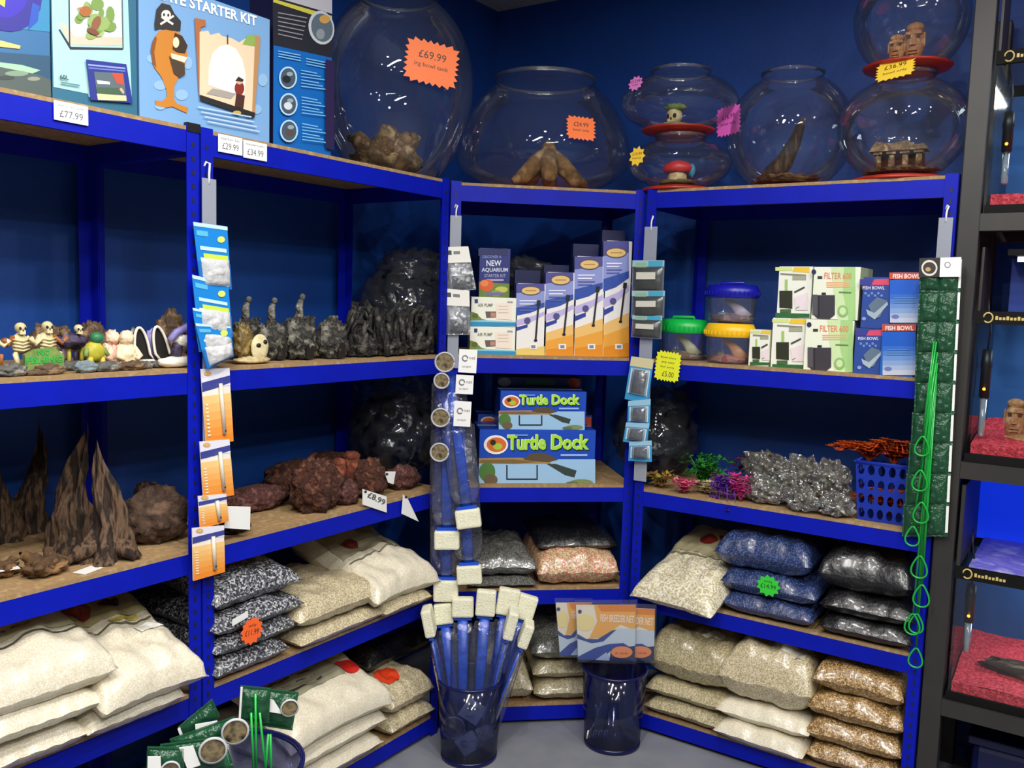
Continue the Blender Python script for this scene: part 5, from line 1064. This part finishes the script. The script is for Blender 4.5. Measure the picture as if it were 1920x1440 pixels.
# ================================================================ DARK CASTLE AND ROOT ORNAMENTS (bay B, second shelf)
M_cast = mat('castle_stone', '#4c4a44', .85, col2=['#1f1e1c', '#8a867a'], scale=40, bump=.9, bscale=80); M_root = mat('root_black', '#2c2b2a', .85, col2=['#171616', '#625f58'], scale=40, bump=.8, bscale=70)
def bat(lab, x, yb, name, v, group): 
    u = at('B', x, yb, v)[0]; s = ((W('B', u, v, zO)-CP).dot(CF))/FPX; return bthing(name, lab, 'ornament', 'B', u, v, zO+.001, group), s
def castle(lab, x, w, h, seed, statue, v=.10):
    o, s = bat(lab, x, 665, 'castle_ornament', v, 'dark castle ornaments'); rnd = random.Random(seed)
    MB().blob((0, 0, h*.40*s), (w*.5*s, w*.42*s, h*.52*s), M_cast, seed, .45, 3, 40, 28, .35, flat=.75).build('rock', o)
    MB().prism([(-9*s, 2*s), (9*s, 2*s), (9*s, 22*s), (5*s, 30*s), (-5*s, 30*s), (-9*s, 22*s)], -w*.44*s, -w*.36*s, M_bk).build('gate', o)
    for i in range(3):
        a = (-.36+.36*i)*w; hh = h*(.72+.22*rnd.random()); m = MB(); m.tube([(a*s, -4*s, h*.3*s), (a*s, -4*s, hh*s)], [w*.13*s, w*.11*s], M_cast, 10)
        for k in range(5): an = k*1.2566; m.box(((a+w*.10*math.cos(an)-2)*s, (-4+w*.10*math.sin(an)-2)*s, hh*s), ((a+w*.10*math.cos(an)+2)*s, (-4+w*.10*math.sin(an)+2)*s, (hh+5)*s), M_cast)
        m.build('tower', o)
    if statue:
        m = MB(); m.tube([(0, 0, h*.8*s), (-2*s, 0, (h+14)*s), (2*s, 0, (h+26)*s)], [8*s, 7*s, 5*s], M_gstone, 9); m.blob((4*s, -2*s, (h+32)*s), (5.5*s, 5.5*s, 6.5*s), M_gstone, 2, .1, nu=12, nv=8); m.tube([(-4*s, 0, (h+20)*s), (-10*s, -3*s, (h+12)*s), (-6*s, -5*s, (h+2)*s)], [3*s, 3*s, 2*s], M_gstone, 7); m.build('statue', o)
castle('dark castle ornament with crouching statue next to mask ornament', 510, 62, 78, 3, True, .12)
castle('dark castle ornament with crouching statue and wide gate', 562, 66, 84, 5, True, .10)
castle('dark castle ornament with square pale tower and no statue', 622, 62, 80, 8, False, .08)
castle('dark castle ornament with statue behind the mask ornament', 462, 56, 80, 11, True, .16)
o, s = bat('gold treasure ornament with big white skull mask on a pale base', 472, 668, 'mask_ornament', .05, 'mask ornament')
MB().blob((0, 0, 6*s), (40*s, 18*s, 8*s), M_cream, 3, .2, flat=.6).build('base', o); MB().blob((-14*s, 8*s, 36*s), (22*s, 14*s, 34*s), mat('gold_resin', '#8a7038', .5, col2=['#5d4a22', '#b49a58'], scale=40), 5, .5, 4, 30, 20, .3, flat=.9).build('treasure', o)
m = MB(); m.blob((12*s, -8*s, 30*s), (20*s, 7*s, 25*s), M_bone, 2, .04); 
for q, zz in ((5, 34), (20, 40)): m.blob((q*s, -13.5*s, zz*s), (5.5*s, 3*s, 4.5*s), M_bk, amp=0, nu=10, nv=8)
m.build('mask', o)
def roots(lab, x, w, h, seed, v):
    """tangle of arching dark roots"""
    o, s = bat(lab, x, 665, 'root_ornament', v, 'dark root ornaments'); rnd = random.Random(seed)
    for i in range(14):
        m = MB(); a = rnd.uniform(-.5, .5)*w; y = rnd.uniform(-.35, .35)*w; hh = h*rnd.uniform(.5, 1.0); e = a+rnd.uniform(-.35, .35)*w
        pts = []
        for k in range(7):
            t = k/6; pts.append(((a+(e-a)*t+6*math.sin(t*9+seed+i))*s, (y+8*math.cos(t*7+i))*s, (hh*math.sin(t*math.pi*.85))*s+.004))
        m.tube(pts, [rnd.uniform(5, 8)*s*(1-.6*k/6) for k in range(7)], M_root, 7); m.build('root', o)
    MB().blob((0, 0, 16*s), (w*.48*s, w*.36*s, 22*s), M_root, seed, .7, 3.5, 36, 20, .4, flat=.6).build('base', o)
roots('dark tangled root ornament beside the square-towered castle', 678, 72, 92, 4, .09)
roots('dark tangled root ornament between two others', 728, 74, 96, 7, .08)
roots('dark tangled root ornament nearest the scrapers post', 778, 66, 100, 10, .08)
roots('dim tangled root ornament behind the others', 705, 80, 104, 15, .24)
# ================================================================ BOWLS WRAPPED IN CLEAR FILM (in the corner gaps)
M_wrap = clear('wrap_film', (.80, .82, .84), .03, .30, .10, milk=.045, bump=1.0, bscale=16, milkcol=(.4, .42, .45))
def wrapped(lab, x, y, depth, rpx, z0, seed):
    r = ray(x, y); P = CP+r*(depth/r.dot(CF)); s = depth/FPX; R = rpx*s
    o = thing('wrapped_bowl', lab, 'wrapped bowl', (P.x, P.y, z0+.001), 0, 'bowls wrapped in clear film')
    MB().lathe([(.001, .004), (R*.5, .004), (R*.85, R*.35), (R*.95, R*.8), (R*.8, R*1.4), (R*.55, R*1.65), (R*.58, R*1.72)], clear('dark_bowl', (.55, .58, .62), .06, .5, .03), 36).build('bowl', o)
    m = MB(); m.blob((0, 0, R*.92), (R, R, R*.95), M_wrap, seed, .24, 2.6, 56, 36, .75, flat=.9, smooth=True); m.build('film', o)
    m = MB(); m.blob((R*.1, 0, R*1.75), (R*.7, R*.6, R*.4), M_wrap, seed+4, .7, 2.6, 32, 20, .6); m.build('film_top', o)
wrapped('film-wrapped bowl in the gap beside brown lava rocks', 742, 800, 3.0, 84, Z[2], 3)
wrapped('large film-wrapped bowl in the gap beside dark root ornaments', 762, 560, 3.0, 86, Z[1], 5)
wrapped('film-wrapped bowl in the gap between the blue blister packs and plants', 1232, 800, 3.12, 76, Z[2], 8)
wrapped('dim film-wrapped bowl behind the heater cartons', 975, 500, 3.12, 80, Z[1], 11)

# ================================================================ PLASTIC PLANTS, FILM PACKS AND BASKET (bay D, third shelf)
zP = Z[2]
def pmat(c, c2): return mat('plant_'+c, c, .45, col2=c2, scale=30, coat=.3)
def plant(lab, x, yb, wpx, hpx, cols, seed, n=16, droop=0, v=None, leaf=8.5):
    u, vv = on('D', zP, x, yb); vv = max(.02, vv) if v is None else v; u = at('D', x, yb, vv)[0] if v is not None else u
    s = ((W('D', u, vv, zP)-CP).dot(CF))/FPX; o = bthing('plastic_plant', lab, 'plastic plant', 'D', u, vv, zP+.002, 'plastic plants'); rnd = random.Random(seed); w, h = wpx*s, hpx*s; m = pmat(*cols)
    st = MB(); lf = MB()
    for i in range(n):
        a = rnd.uniform(0, 6.28); r = rnd.uniform(.2, .55)*w; hh = h*rnd.uniform(.45, 1.0); pts = []
        for k in range(6):
            t = k/5; dz = hh*math.sin(t*2.1)/1.0-droop*s*t*t*(1 if math.sin(a) < 0 else 0); pts.append(V3((r*t*math.cos(a), r*t*math.sin(a)*.7, max(dz, .002) if not droop else dz+.004)))
        st.tube(pts, .0016, m, 5)
        for k in range(1, 6):
            for q in range(4):
                c = pts[k]; b_ = rnd.uniform(0, 6.28); L = leaf*s*rnd.uniform(.9, 1.8); d = V3((math.cos(b_), math.sin(b_), rnd.uniform(-.2, .8))).normalized(); sd = d.cross(V3((0, 0, 1))).normalized()*L*.28
                lf.add([c, c+d*L*.5+sd, c+d*L, c+d*L*.5-sd, c+d*L*.5+V3((0, 0, .0012))], [(0, 1, 4), (1, 2, 4), (2, 3, 4), (3, 0, 4)], m)
    st.build('stems', o); lf.build('leaves', o); return o
plant('bright green plastic plant on the plant shelf', 1318, 905, 100, 66, ('#2f8a2a', '#1f5e1c'), 3, 22, v=.13)
plant('yellow green small plastic plant with red flecks by the post', 1240, 912, 70, 30, ('#9a9a34', '#a84a4a'), 5, 12, v=.05)
plant('pink low plastic plant in front of the green one', 1282, 932, 52, 30, ('#d84a78', '#e87a98'), 7, 10, v=.02)
plant('purple plastic plant drooping over the shelf rail', 1358, 930, 66, 62, ('#5a2a98', '#7a3ab8'), 9, 16, droop=60, v=.035)
plant('magenta plastic plant next to the drooping purple one', 1388, 935, 52, 50, ('#c0287e', '#d85a9a'), 11, 12, v=.03)
plant('dark wine red plastic plant behind the film packs', 1425, 915, 110, 66, ('#4a1a3a', '#6a2450'), 13, 16, v=.22)
plant('pale cream plastic plant next to pink one', 1322, 930, 40, 24, ('#b8a878', '#d8c8a0'), 15, 8, v=.06)
M_sil = clear('silver_film', (.85, .86, .85), .30, .9, .10, milk=.12, bump=1.0, bscale=55, milkcol=(.52, .5, .45))
M_sil2 = mat('silver_content', '#6c685a', .35, col2=['#3a382f', '#a8a492'], scale=45, kind='voronoi', coat=.6, bump=.8, bscale=60)
def filmpack(lab, x, y, wpx, hpx, seed, v, z0, yaw=0):
    u, zz = at('D', x, y, v); s = ((W('D', u, v, zz)-CP).dot(CF))/FPX; w, h = wpx*s/2*.86, hpx*s/2*.95
    o = bthing('film_pack', lab, 'plant pack', 'D', u, v, max(z0, zz-h), 'film packs of plants', yaw)
    MB().blob((0, 0, h), (w*.8, w*.55, h*.8), M_sil2, seed, .9, 2.6, 34, 20, .4, flat=.8).build('contents', o)
    m = MB(); m.blob((0, 0, h), (w*1.05, w*.75, h*1.05), M_sil, seed+2, .85, 2.4, 30, 18, .55, flat=.85, smooth=False); m.build('film', o)
    m = MB(); a = seed*1.3
    def fin(p, q): return (w*(.8+.55*p)*math.cos(.4*(q-.5))*(1 if seed % 2 else -1), -w*.3*p+.01*math.sin(q*9), h*(1+.9*(q-.5))*(.8+.3*p)+.006*math.sin(p*12+seed))
    m.grid(fin, 6, 8, M_sil); m.build('film_end', o)
for i, (x, y, w_, h_, v, lab) in enumerate([(1440, 880, 100, 60, .16, 'long crinkled film pack of plants at the back of the heap'), (1432, 925, 80, 50, .06, 'crinkled film pack of plants beside the magenta plant'), (1505, 890, 80, 64, .12, 'crinkled film pack of plants in the middle of the heap'), (1500, 945, 70, 44, .03, 'flat crinkled film pack of plants over the shelf edge'), (1556, 900, 72, 66, .10, 'crinkled film pack of plants next to the blue basket'), (1566, 950, 70, 42, .03, 'low crinkled film pack of plants by the basket foot'), (1472, 905, 60, 56, .09, 'upright crinkled film pack of plants amid the heap')]):
    filmpack(lab, x, y, w_, h_, i+1, v, zP+.002, .3*(i % 3-1))
# blue basket with round holes
M_bask = mat('basket_blue', '#0f2fa0', .4)
uL, _ = at('D', 1600, 930, .03); uR, _ = at('D', 1722, 930, .03); zT = at('D', 1660, 872, .03)[1]
bk = bthing('plastic_basket', 'blue plastic basket with round holes full of orange plants', 'basket', 'D', (uL+uR)/2, .03, zP+.001); bw, bd, bh = (uR-uL), .26, zT-zP
def holed(mb, P0, P1, P2, P3, nx, ny, m, fr=.34):
    P0, P1, P2, P3 = map(V3, (P0, P1, P2, P3))
    f = lambda a, b: (P0*(1-a)+P1*a)*(1-b)+(P3*(1-a)+P2*a)*b
    for i in range(nx):
        for j in range(ny):
            vs = []; n = 12
            for k in range(n):
                an = 2*math.pi*k/n+math.pi/4; c, s_ = math.cos(an), math.sin(an); q = .5/max(abs(c), abs(s_)); vs.append(f((i+.5+c*q)/nx, (j+.5+s_*q)/ny))
            for k in range(n):
                an = 2*math.pi*k/n+math.pi/4; vs.append(f((i+.5+fr*math.cos(an))/nx, (j+.5+fr*1.05*math.sin(an))/ny))
            mb.add(vs, [(k, (k+1) % n, n+(k+1) % n, n+k) for k in range(n)], m)
tp = .012
walls = [((-bw/2+tp, tp, 0), (bw/2-tp, tp, 0), (bw/2, 0, bh), (-bw/2, 0, bh), 6), ((bw/2-tp, tp, 0), (bw/2-tp, bd-tp, 0), (bw/2, bd, bh), (bw/2, 0, bh), 8), ((bw/2-tp, bd-tp, 0), (-bw/2+tp, bd-tp, 0), (-bw/2, bd, bh), (bw/2, bd, bh), 6), ((-bw/2+tp, bd-tp, 0), (-bw/2+tp, tp, 0), (-bw/2, 0, bh), (-bw/2, bd, bh), 8)]
for p0, p1, p2, p3, nx in walls:
    m = MB(); holed(m, p0, p1, p2, p3, nx, 4, M_bask); w_ = m.build('basket_wall', bk); sd = w_.modifiers.new('thick', 'SOLIDIFY'); sd.thickness = .003
m = MB(); m.tube([(-bw/2, 0, bh), (bw/2, 0, bh), (bw/2, bd, bh), (-bw/2, bd, bh), (-bw/2, 0, bh)], .005, M_bask, 8); m.build('basket_rim', bk); MB().box((-bw/2+tp, tp, 0), (bw/2-tp, bd-tp, .003), M_bask).build('basket_floor', bk)
def orange_plant(lab, du, dv, w, h, z0, seed, n):
    o = bthing('orange_plant', lab, 'plastic plant', 'D', (uL+uR)/2+du, .03+dv, z0, 'orange plastic plants'); rnd = random.Random(seed); m = pmat('#e0621c', '#c04a14'); lf = MB()
    for i in range(n):
        a = rnd.uniform(0, 6.28); r = rnd.uniform(.5, 1.0)*w; pts = []
        for k in range(7): t = k/6; pts.append(V3((r*t*math.cos(a), r*t*math.sin(a)*.6, h*math.sin(t*2.4)*rnd.uniform(.8, 1))))
        lf.tube(pts, .0022, m, 5)
        for c in pts[1:]:
            for q in range(6):
                b_ = q*1.05; d = V3((math.cos(b_), math.sin(b_), .2)); sd = V3((-d.y, d.x, 0))*.0055; lf.add([c, c+d*.009+sd, c+d*.017, c+d*.009-sd], [(0, 1, 2), (0, 2, 3)], m)
    lf.build('foliage', o)
orange_plant('orange plastic plant trailing from the basket towards film packs', -.07, .1, .13, .05, zP+bh-.01, 3, 26)
orange_plant('orange plastic plant heaped in the middle of the blue basket', .0, .09, .10, .075, zP+bh-.015, 5, 30)
orange_plant('orange plastic plant in the blue basket next to the nets', .065, .1, .08, .05, zP+bh-.01, 7, 24)
orange_plant('orange plastic plant seen through the basket holes', .0, .08, .1, .07, zP+.012, 9, 50)

# ================================================================ BINS, SCRAPERS, BREEDER PACKS
BAY['F'] = (V3((0, 0, 0)), V3((1, 0, 0)), V3((0, 1, 0)), 1)      # plain frame facing the aisle: v is the distance down the room
def floor_hit(x, y, z=0): r = ray(x, y); t = (z-CAMH)/r.z; return CP+r*t
M_bin = clear('blue_bin_plastic', (.58, .62, .82), .04, .55, .08, milk=.08, milkcol=(.01, .018, .10)); M_binr = mat('bin_rim', '#0a1148', .25)
def bin_(lab, x, yb, rb, rt, yt):
    P = floor_hit(x, yb); s = (P-CP).dot(CF)/FPX; H = at('F', x, yt, P.y)[1]
    o = thing('plastic_bin', lab, 'bin', (P.x, P.y, 0.001), 0, 'dark blue floor bins'); Rb, Rt = rb*s, rt*s
    MB().lathe([(.001, .003), (Rb*.96, .003), (Rb, .012), (Rt, H), (Rt-.003, H), (Rb-.003, .014), (.001, .008)], M_bin, 48).build('shell', o)
    MB().lathe([(Rt-.004, H-.006), (Rt+.003, H-.006), (Rt+.004, H), (Rt-.004, H+.001), (Rt-.004, H-.006)], M_binr, 48).build('rim', o); MB().lathe([(Rb*.96, .0), (Rb+.001, .002), (Rb+.001, .014), (Rb*.97, .014)], M_binr, 48).build('foot', o)
    return P, s, H, Rt
B1, s1_, H1, R1 = bin_('dark blue see-through bin holding sponge scrapers', 879, 1415, 52, 62, 1268)
B2, s2_, H2, R2 = bin_('dark blue see-through bin holding breeder packs', 1147, 1391, 52, 60, 1250)
M_spon = mat('sponge_cream', '#f0eed4', .8, col2='#e2dfc0', scale=60, bump=.4, bscale=200); M_hblue = mat('scraper_blue', '#1c4fc4', .35); M_sleeve = clear('sleeve_film', (.93, .94, .97), .06, .6, .1, milk=.035, bump=.6, bscale=30, milkcol=(.55, .6, .7))
def scraper(lab, head, tail, v, wpx, hpx, edge=False, extras=(), group='sponge scrapers', sleeve=True, w2=26):
    """blue-handled sponge scraper: sponge block at head, flat handle running to tail, clear sleeve over the handle"""
    hu, hz = at('F', *head, v[0]); tu, tz = at('F', *tail, v[1]); s = v[0]/FPX
    A = V3((hu, v[0], hz)); B = V3((tu, v[1], tz)); o = thing('sponge_scraper', lab, 'scraper', tuple(A), 0, group); d = (B-A); L = d.length; d.normalize()
    side = V3((1, 0, 0)); side = (side-d*side.dot(d)).normalized(); nrm = side.cross(d); 
    if edge: side, nrm = nrm, side
    M = Matrix(((side.x, nrm.x, d.x, 0), (side.y, nrm.y, d.y, 0), (side.z, nrm.z, d.z, 0), (0, 0, 0, 1)))
    w, h = wpx*s/2, hpx*s/2
    m = MB(); m.M = M; m.box((-w, -.016, -h), (w, .016, h), M_spon); m.build('sponge', o, bevel=.006)
    m = MB(); m.M = M; m.box((-w*.8, -.006, h-.004), (w*.8, .006, h+.010), M_hblue); m.build('head_bar', o)
    m = MB(); m.M = M; m.tube([(0, 0, h), (0, 0, L*.5), (0, 0, L)], [.017, .016, .014], M_hblue, 8, flat=.3); m.build('handle', o)
    if sleeve:
        m = MB(); m.M = M; q = w2*s; m.tube([(0, 0, h+.02), (0, 0, h+.06), (0, 0, L*.6), (0, 0, L*.98)], [q*.75, q, q, q*.9], M_sleeve, 14, flat=.35); m.build('sleeve', o)
    return o
bz = B1.y
def lab_card(parent_lab, x, y, w, h, v, rot, kind):
    u, z = at('F', x, y, v); s = v/FPX; o = bthing('product_card' if kind else 'picture_disc', parent_lab, 'card', 'F', u, v, z, 'scraper cards'); m = MB()
    c, n = math.cos(rot), math.sin(rot)
    if kind:
        pts = [(-w/2, -h/2), (w/2, -h/2), (w/2, h/2), (-w/2, h/2)]; m.prism([((a*c-b*n)*s, (a*n+b*c)*s) for a, b in pts], 0, .0012, M_white); m.build('card', o)
        r = MB(); cx, cy = -w*.15, h*.12; r.tube([(((cx+5*math.cos(t))*c-(cy+5*math.sin(t))*n)*s, -.0012, ((cx+5*math.cos(t))*n+(cy+5*math.sin(t))*c)*s) for t in [i*.4 for i in range(15)]], 1.1*s, ink('#7a7c84'), 5); r.text('net', (cx+8)*s, (cy-2)*s, 5*s, ink('#8a8c94'), y=-.001); r.text('scraper', (-w*.3)*s, (-h*.3)*s, 4*s, ink('#8a8c94'), y=-.001); r.build('logo', o)
    else:
        m.lathe([(.0005, 0), (w/2*s, 0)], mat('disc_face', '#3c342c', .4, col2=['#8a7a58', '#1c1814'], scale=40), 28); m2 = m.build('disc', o); m2.rotation_euler = (math.pi/2, 0, 0)
        r = MB(); r.tube([(w/2*s*math.cos(t), -.001, w/2*s*math.sin(t)) for t in [i*.3 for i in range(22)]], 1.8*s, mat('disc_rim', '#b8b8ba', .3), 6); r.build('disc_rim', o)
# four hang from the post, heads down
for i, (hd, tl, lab) in enumerate([((878, 972), (842, 700), 'hanging sponge scraper, uppermost of those on the post'), ((838, 1012), (836, 712), 'hanging sponge scraper, second highest on the post'), ((880, 1077), (862, 790), 'hanging sponge scraper, second lowest on the post'), ((836, 1107), (834, 800), 'hanging sponge scraper, lowest on the post')]):
    scraper(lab, hd, tl, (2.64+.02*i, 2.665+.012*i), 48, 36 if i < 3 else 42, w2=30)
for i, (x, y, w_, h_) in enumerate([(877, 677, 34, 44), (871, 721, 33, 36), (867, 776, 32, 48)]): lab_card(['white scraper card with ring logo, topmost on the post', 'white scraper card with ring logo, second on the post', 'faint white scraper card, lowest on the post'][i], x, y, w_, h_, 2.625, -.03, 1)
for i, (x, y, w_) in enumerate([(834, 679, 36), (828, 714, 28), (826, 783, 34), (824, 848, 34)]): lab_card(['round picture disc, topmost beside the scraper cards', 'round picture disc, second beside the scraper cards', 'round picture disc, third beside the scraper cards', 'round picture disc, lowest on the post'][i], x, y, w_, w_, 2.628, 0, 0)
# the rest stand in the bin
for hd, tl, w_, h_, e, dv, lab in [((804, 1164), (850, 1390), 44, 54, True, .0, 'scraper in the bin with its sponge edge-on at the rim'), ((868, 1138), (868, 1395), 42, 38, False, .03, 'scraper in the bin with square sponge behind the hanging ones'), ((911, 1130), (890, 1400), 38, 50, False, .01, 'scraper in the bin with upright oblong sponge'), ((952, 1128), (900, 1400), 42, 52, False, .04, 'scraper in the bin with tall sponge at the back of the fan'), ((985, 1138), (905, 1395), 40, 48, False, .05, 'scraper in the bin with sponge furthest over the rim'), ((958, 1168), (895, 1400), 44, 56, True, -.03, 'scraper in the bin with slotted sponge in front of the fan'), ((986, 1188), (905, 1400), 42, 48, True, -.02, 'scraper in the bin with low slotted sponge leaning outward'), ((832, 1150), (862, 1400), 36, 40, False, .05, 'scraper in the bin half hidden by the lowest hanging sponge')]:
    scraper(lab, hd, tl, (bz+dv, bz+dv*.4), w_, h_, e, group='sponge scrapers in the bin', w2=24)
for i, (x, y, w_, h_, r_) in enumerate([(886, 1334, 42, 42, -.55), (878, 1394, 42, 38, .6), (908, 1374, 26, 28, .5)]): lab_card(['tilted white scraper card inside the bin, upper one', 'tilted white scraper card inside the bin, lower one', 'small faint scraper card inside the bin'][i], x, y, w_, h_, bz-.03, r_, 1)
lab_card('round picture disc inside the scraper bin', 850, 1365, 44, 44, bz-.028, 0, 0)
# breeder packs in the second bin
def breeder(P, pts):
    card(P, pts, ink('#f2ead8')); q = P.q
    L = lambda a, b: lerpq(q, a, b)
    P.poly([L(.3, 0), L(1, 0), L(1, .45), L(.75, .35), L(.45, .58), L(.2, .62), L(.35, .3)], '#f2b45a').poly([L(.35, 0), L(1, 0), L(1, .12), L(.42, .12)], '#e88a2a').ell(*L(.15, .32), (q[1][0]-q[0][0])*.15, 16, '#f6e6a4')
    P.poly([L(0, .55), L(.2, .68), L(.4, .66), L(.7, .42), L(1, .42), L(1, 1), L(0, 1)], '#c8d8e8').poly([L(0, .53), L(.15, .62), L(.35, .62), L(.6, .46), L(.68, .44), L(.45, .66), L(.25, .70), L(0, .62)], '#2a4496').poly([L(.0, .95), L(.3, .78), L(.55, .70), L(.8, .68), L(.9, .74), L(.6, .80), L(.4, 1), L(0, 1)], '#1e3f9e').poly([L(.3, 1), L(.5, .85), L(.6, 1)], '#a8bce4').poly([L(.55, 1), L(.58, .8), L(1, .72), L(1, 1)], '#1c2456')
    P.ell(*L(.77, .84), (q[1][0]-q[0][0])*.18, 11, '#f0935a').ell(*L(.06, .12), 3.5, 3.5, '#3a3a60')
    x0, y0 = L(.40, .30); x1, y1 = L(.97, .32); P.text('FISH BREEDER NET', x0, y0, x1, y1, 14, '#fdf3e0', .02); P.text('in tank', *L(.66, .88), *L(.88, .88), 5, '#b8502a')
    P.build(P.root)
    c = [P.pt(*L(a, b)) for a, b in ((-.02, -.10), (1.02, -.10), (1.02, 1.04), (-.02, 1.04))]; m = MB(); m.prism(c[::-1], -.006, -.0055, clear('clear_sleeve', (.98, .98, .98), .03, .5, .05, milk=.01)); m.build('clear_sleeve', P.root)
vb = B2.y
for q, dv, lab in [([(1042, 1130), (1110, 1130), (1116, 1228), (1050, 1228)], .03, 'breeder net pack half hidden behind the front one, cream circle showing'), ([(1108, 1136), (1228, 1142), (1226, 1238), (1112, 1236)], .012, 'breeder net pack hidden but for its orange oval end'), ([(1080, 1134), (1192, 1134), (1190, 1240), (1084, 1236)], -.012, 'breeder net pack in front with cream circle and orange oval')]:
    pack('breeder_pack', lab, 'pack', 'F', vb+dv, q, 'fish breeder packs', breeder)
    
# support cards so the packs stand on the bin floor
for q, dv in ((1105, .03), (1150, .012), (1140, -.012)): pass
t = bthing('wire_clips', 'small pale wire clips lying in the breeder pack bin', 'clips', 'F', at('F', 1118, 1375, vb-.04)[0], vb-.04, .03)
for i in range(4): MB().tube([(-.03+.018*i, 0, .0), (-.026+.018*i, -.004, .028), (-.018+.018*i, 0, .03), (-.022+.018*i, .0, .002)], .003, M_white, 6).build('clip', t)

# ================================================================ NETS IN THE BIN BY THE LEFT UNITS
vn = 1.72; BAY['N'] = (V3((0, vn, 0)), V3((.94, .34, 0)).normalized(), V3((-.34, .94, 0)).normalized(), 1)
un, zn = at('N', 430, 1440, 0)
P = W('N', un, .03, 0); zr = at('N', 540, 1432, 0)[1]
nb_ = thing('plastic_bin', 'blue floor bin filled with green fish nets in front of white sand bags', 'bin', (P.x, P.y, .001), 0, 'dark blue floor bins'); RR = .135
MB().lathe([(.001, .003), (RR*.85, .003), (RR*.88, .012), (RR, zr), (RR-.003, zr), (RR*.86, .014), (.001, .008)], M_bin, 40).build('shell', nb_); MB().lathe([(RR-.004, zr-.008), (RR+.004, zr-.008), (RR+.005, zr), (RR-.004, zr+.001), (RR-.004, zr-.008)], M_binr, 40).build('rim', nb_)
def bnet(lab, quad, v, labelq=None, disc=None, rods=(), white=True):
    def b_(P, pts):
        card(P, pts, M_netf, 'mesh_bag', .006); bulge(P, .05, .05, .95, .95, M_netf, .010, 'film', quad[0][0], .5)
        if white: a = [P.pt(*lerpq(quad, x, y)) for x, y in ((0, 0), (.07, 0), (.07, 1), (0, 1))]; MB().prism(a[::-1], -.003, -.0015, M_white).build('card_edge', P.root)
        if labelq:
            a = [P.pt(*q) for q in labelq]; MB().prism(a[::-1], -.020, -.0185, M_white).build('white_label', P.root)
        if disc:
            c = P.pt(disc[0], disc[1]); k = vn/FPX*disc[2]; m = MB(); m.M = Matrix.Translation((c[0], -.02, c[1])) @ Matrix.Rotation(math.pi/2, 4, 'X'); m.lathe([(.0004, 0), (k, 0)], MATS['disc_face'], 26); m.lathe([(k*.96, -.001), (k*1.1, .0), (k*1.1, .003), (k*.94, .003)], MATS['disc_rim'], 26); m.build('picture_disc', P.root)
        for (x0, y0, x1, y1) in rods:
            a, c = P.pt(x0, y0), P.pt(x1, y1); MB().tube([(a[0], -.014, a[1]), (c[0], -.014, c[1])], .0022, M_ghand, 6).build('handle_rod', P.root)
    pack('fish_net', lab, 'fish net', 'N', v, quad, 'green fish nets in the bin', b_)
bnet('green fish net standing tallest in the bin with long green rods', [(451, 1287), (508, 1292), (504, 1356), (447, 1352)], .0, None, None, [(470, 1330, 476, 1470), (478, 1295, 480, 1470), (486, 1330, 500, 1470), (502, 1370, 494, 1470), (506, 1370, 508, 1470)])
bnet('green fish net with white label and dark disc at the back of the bin', [(492, 1292), (560, 1300), (548, 1370), (484, 1360)], .03, [(493, 1295), (512, 1305), (528, 1330), (504, 1326)], (541, 1318, 15), white=False)
bnet('green fish net lying slanted with cream label and white edge', [(333, 1366), (398, 1312), (412, 1344), (340, 1384)], -.01, [(366, 1349), (407, 1342), (407, 1362), (367, 1367)], None)
bnet('green fish net slanted with round disc below the cream label', [(318, 1388), (440, 1345), (455, 1372), (330, 1402)], -.04, None, (440, 1361, 21), white=False)
bnet('green fish net with white logo card and round disc low in bin', [(300, 1398), (420, 1382), (440, 1445), (330, 1455)], -.06, [(336, 1392), (362, 1388), (376, 1424), (352, 1432)], (399, 1396, 21), white=False)
bnet('green fish net with pale card furthest from the tall rods', [(276, 1402), (345, 1404), (345, 1470), (272, 1470)], -.08, [(278, 1408), (302, 1408), (304, 1462), (277, 1462)], (320, 1432, 14), white=False)
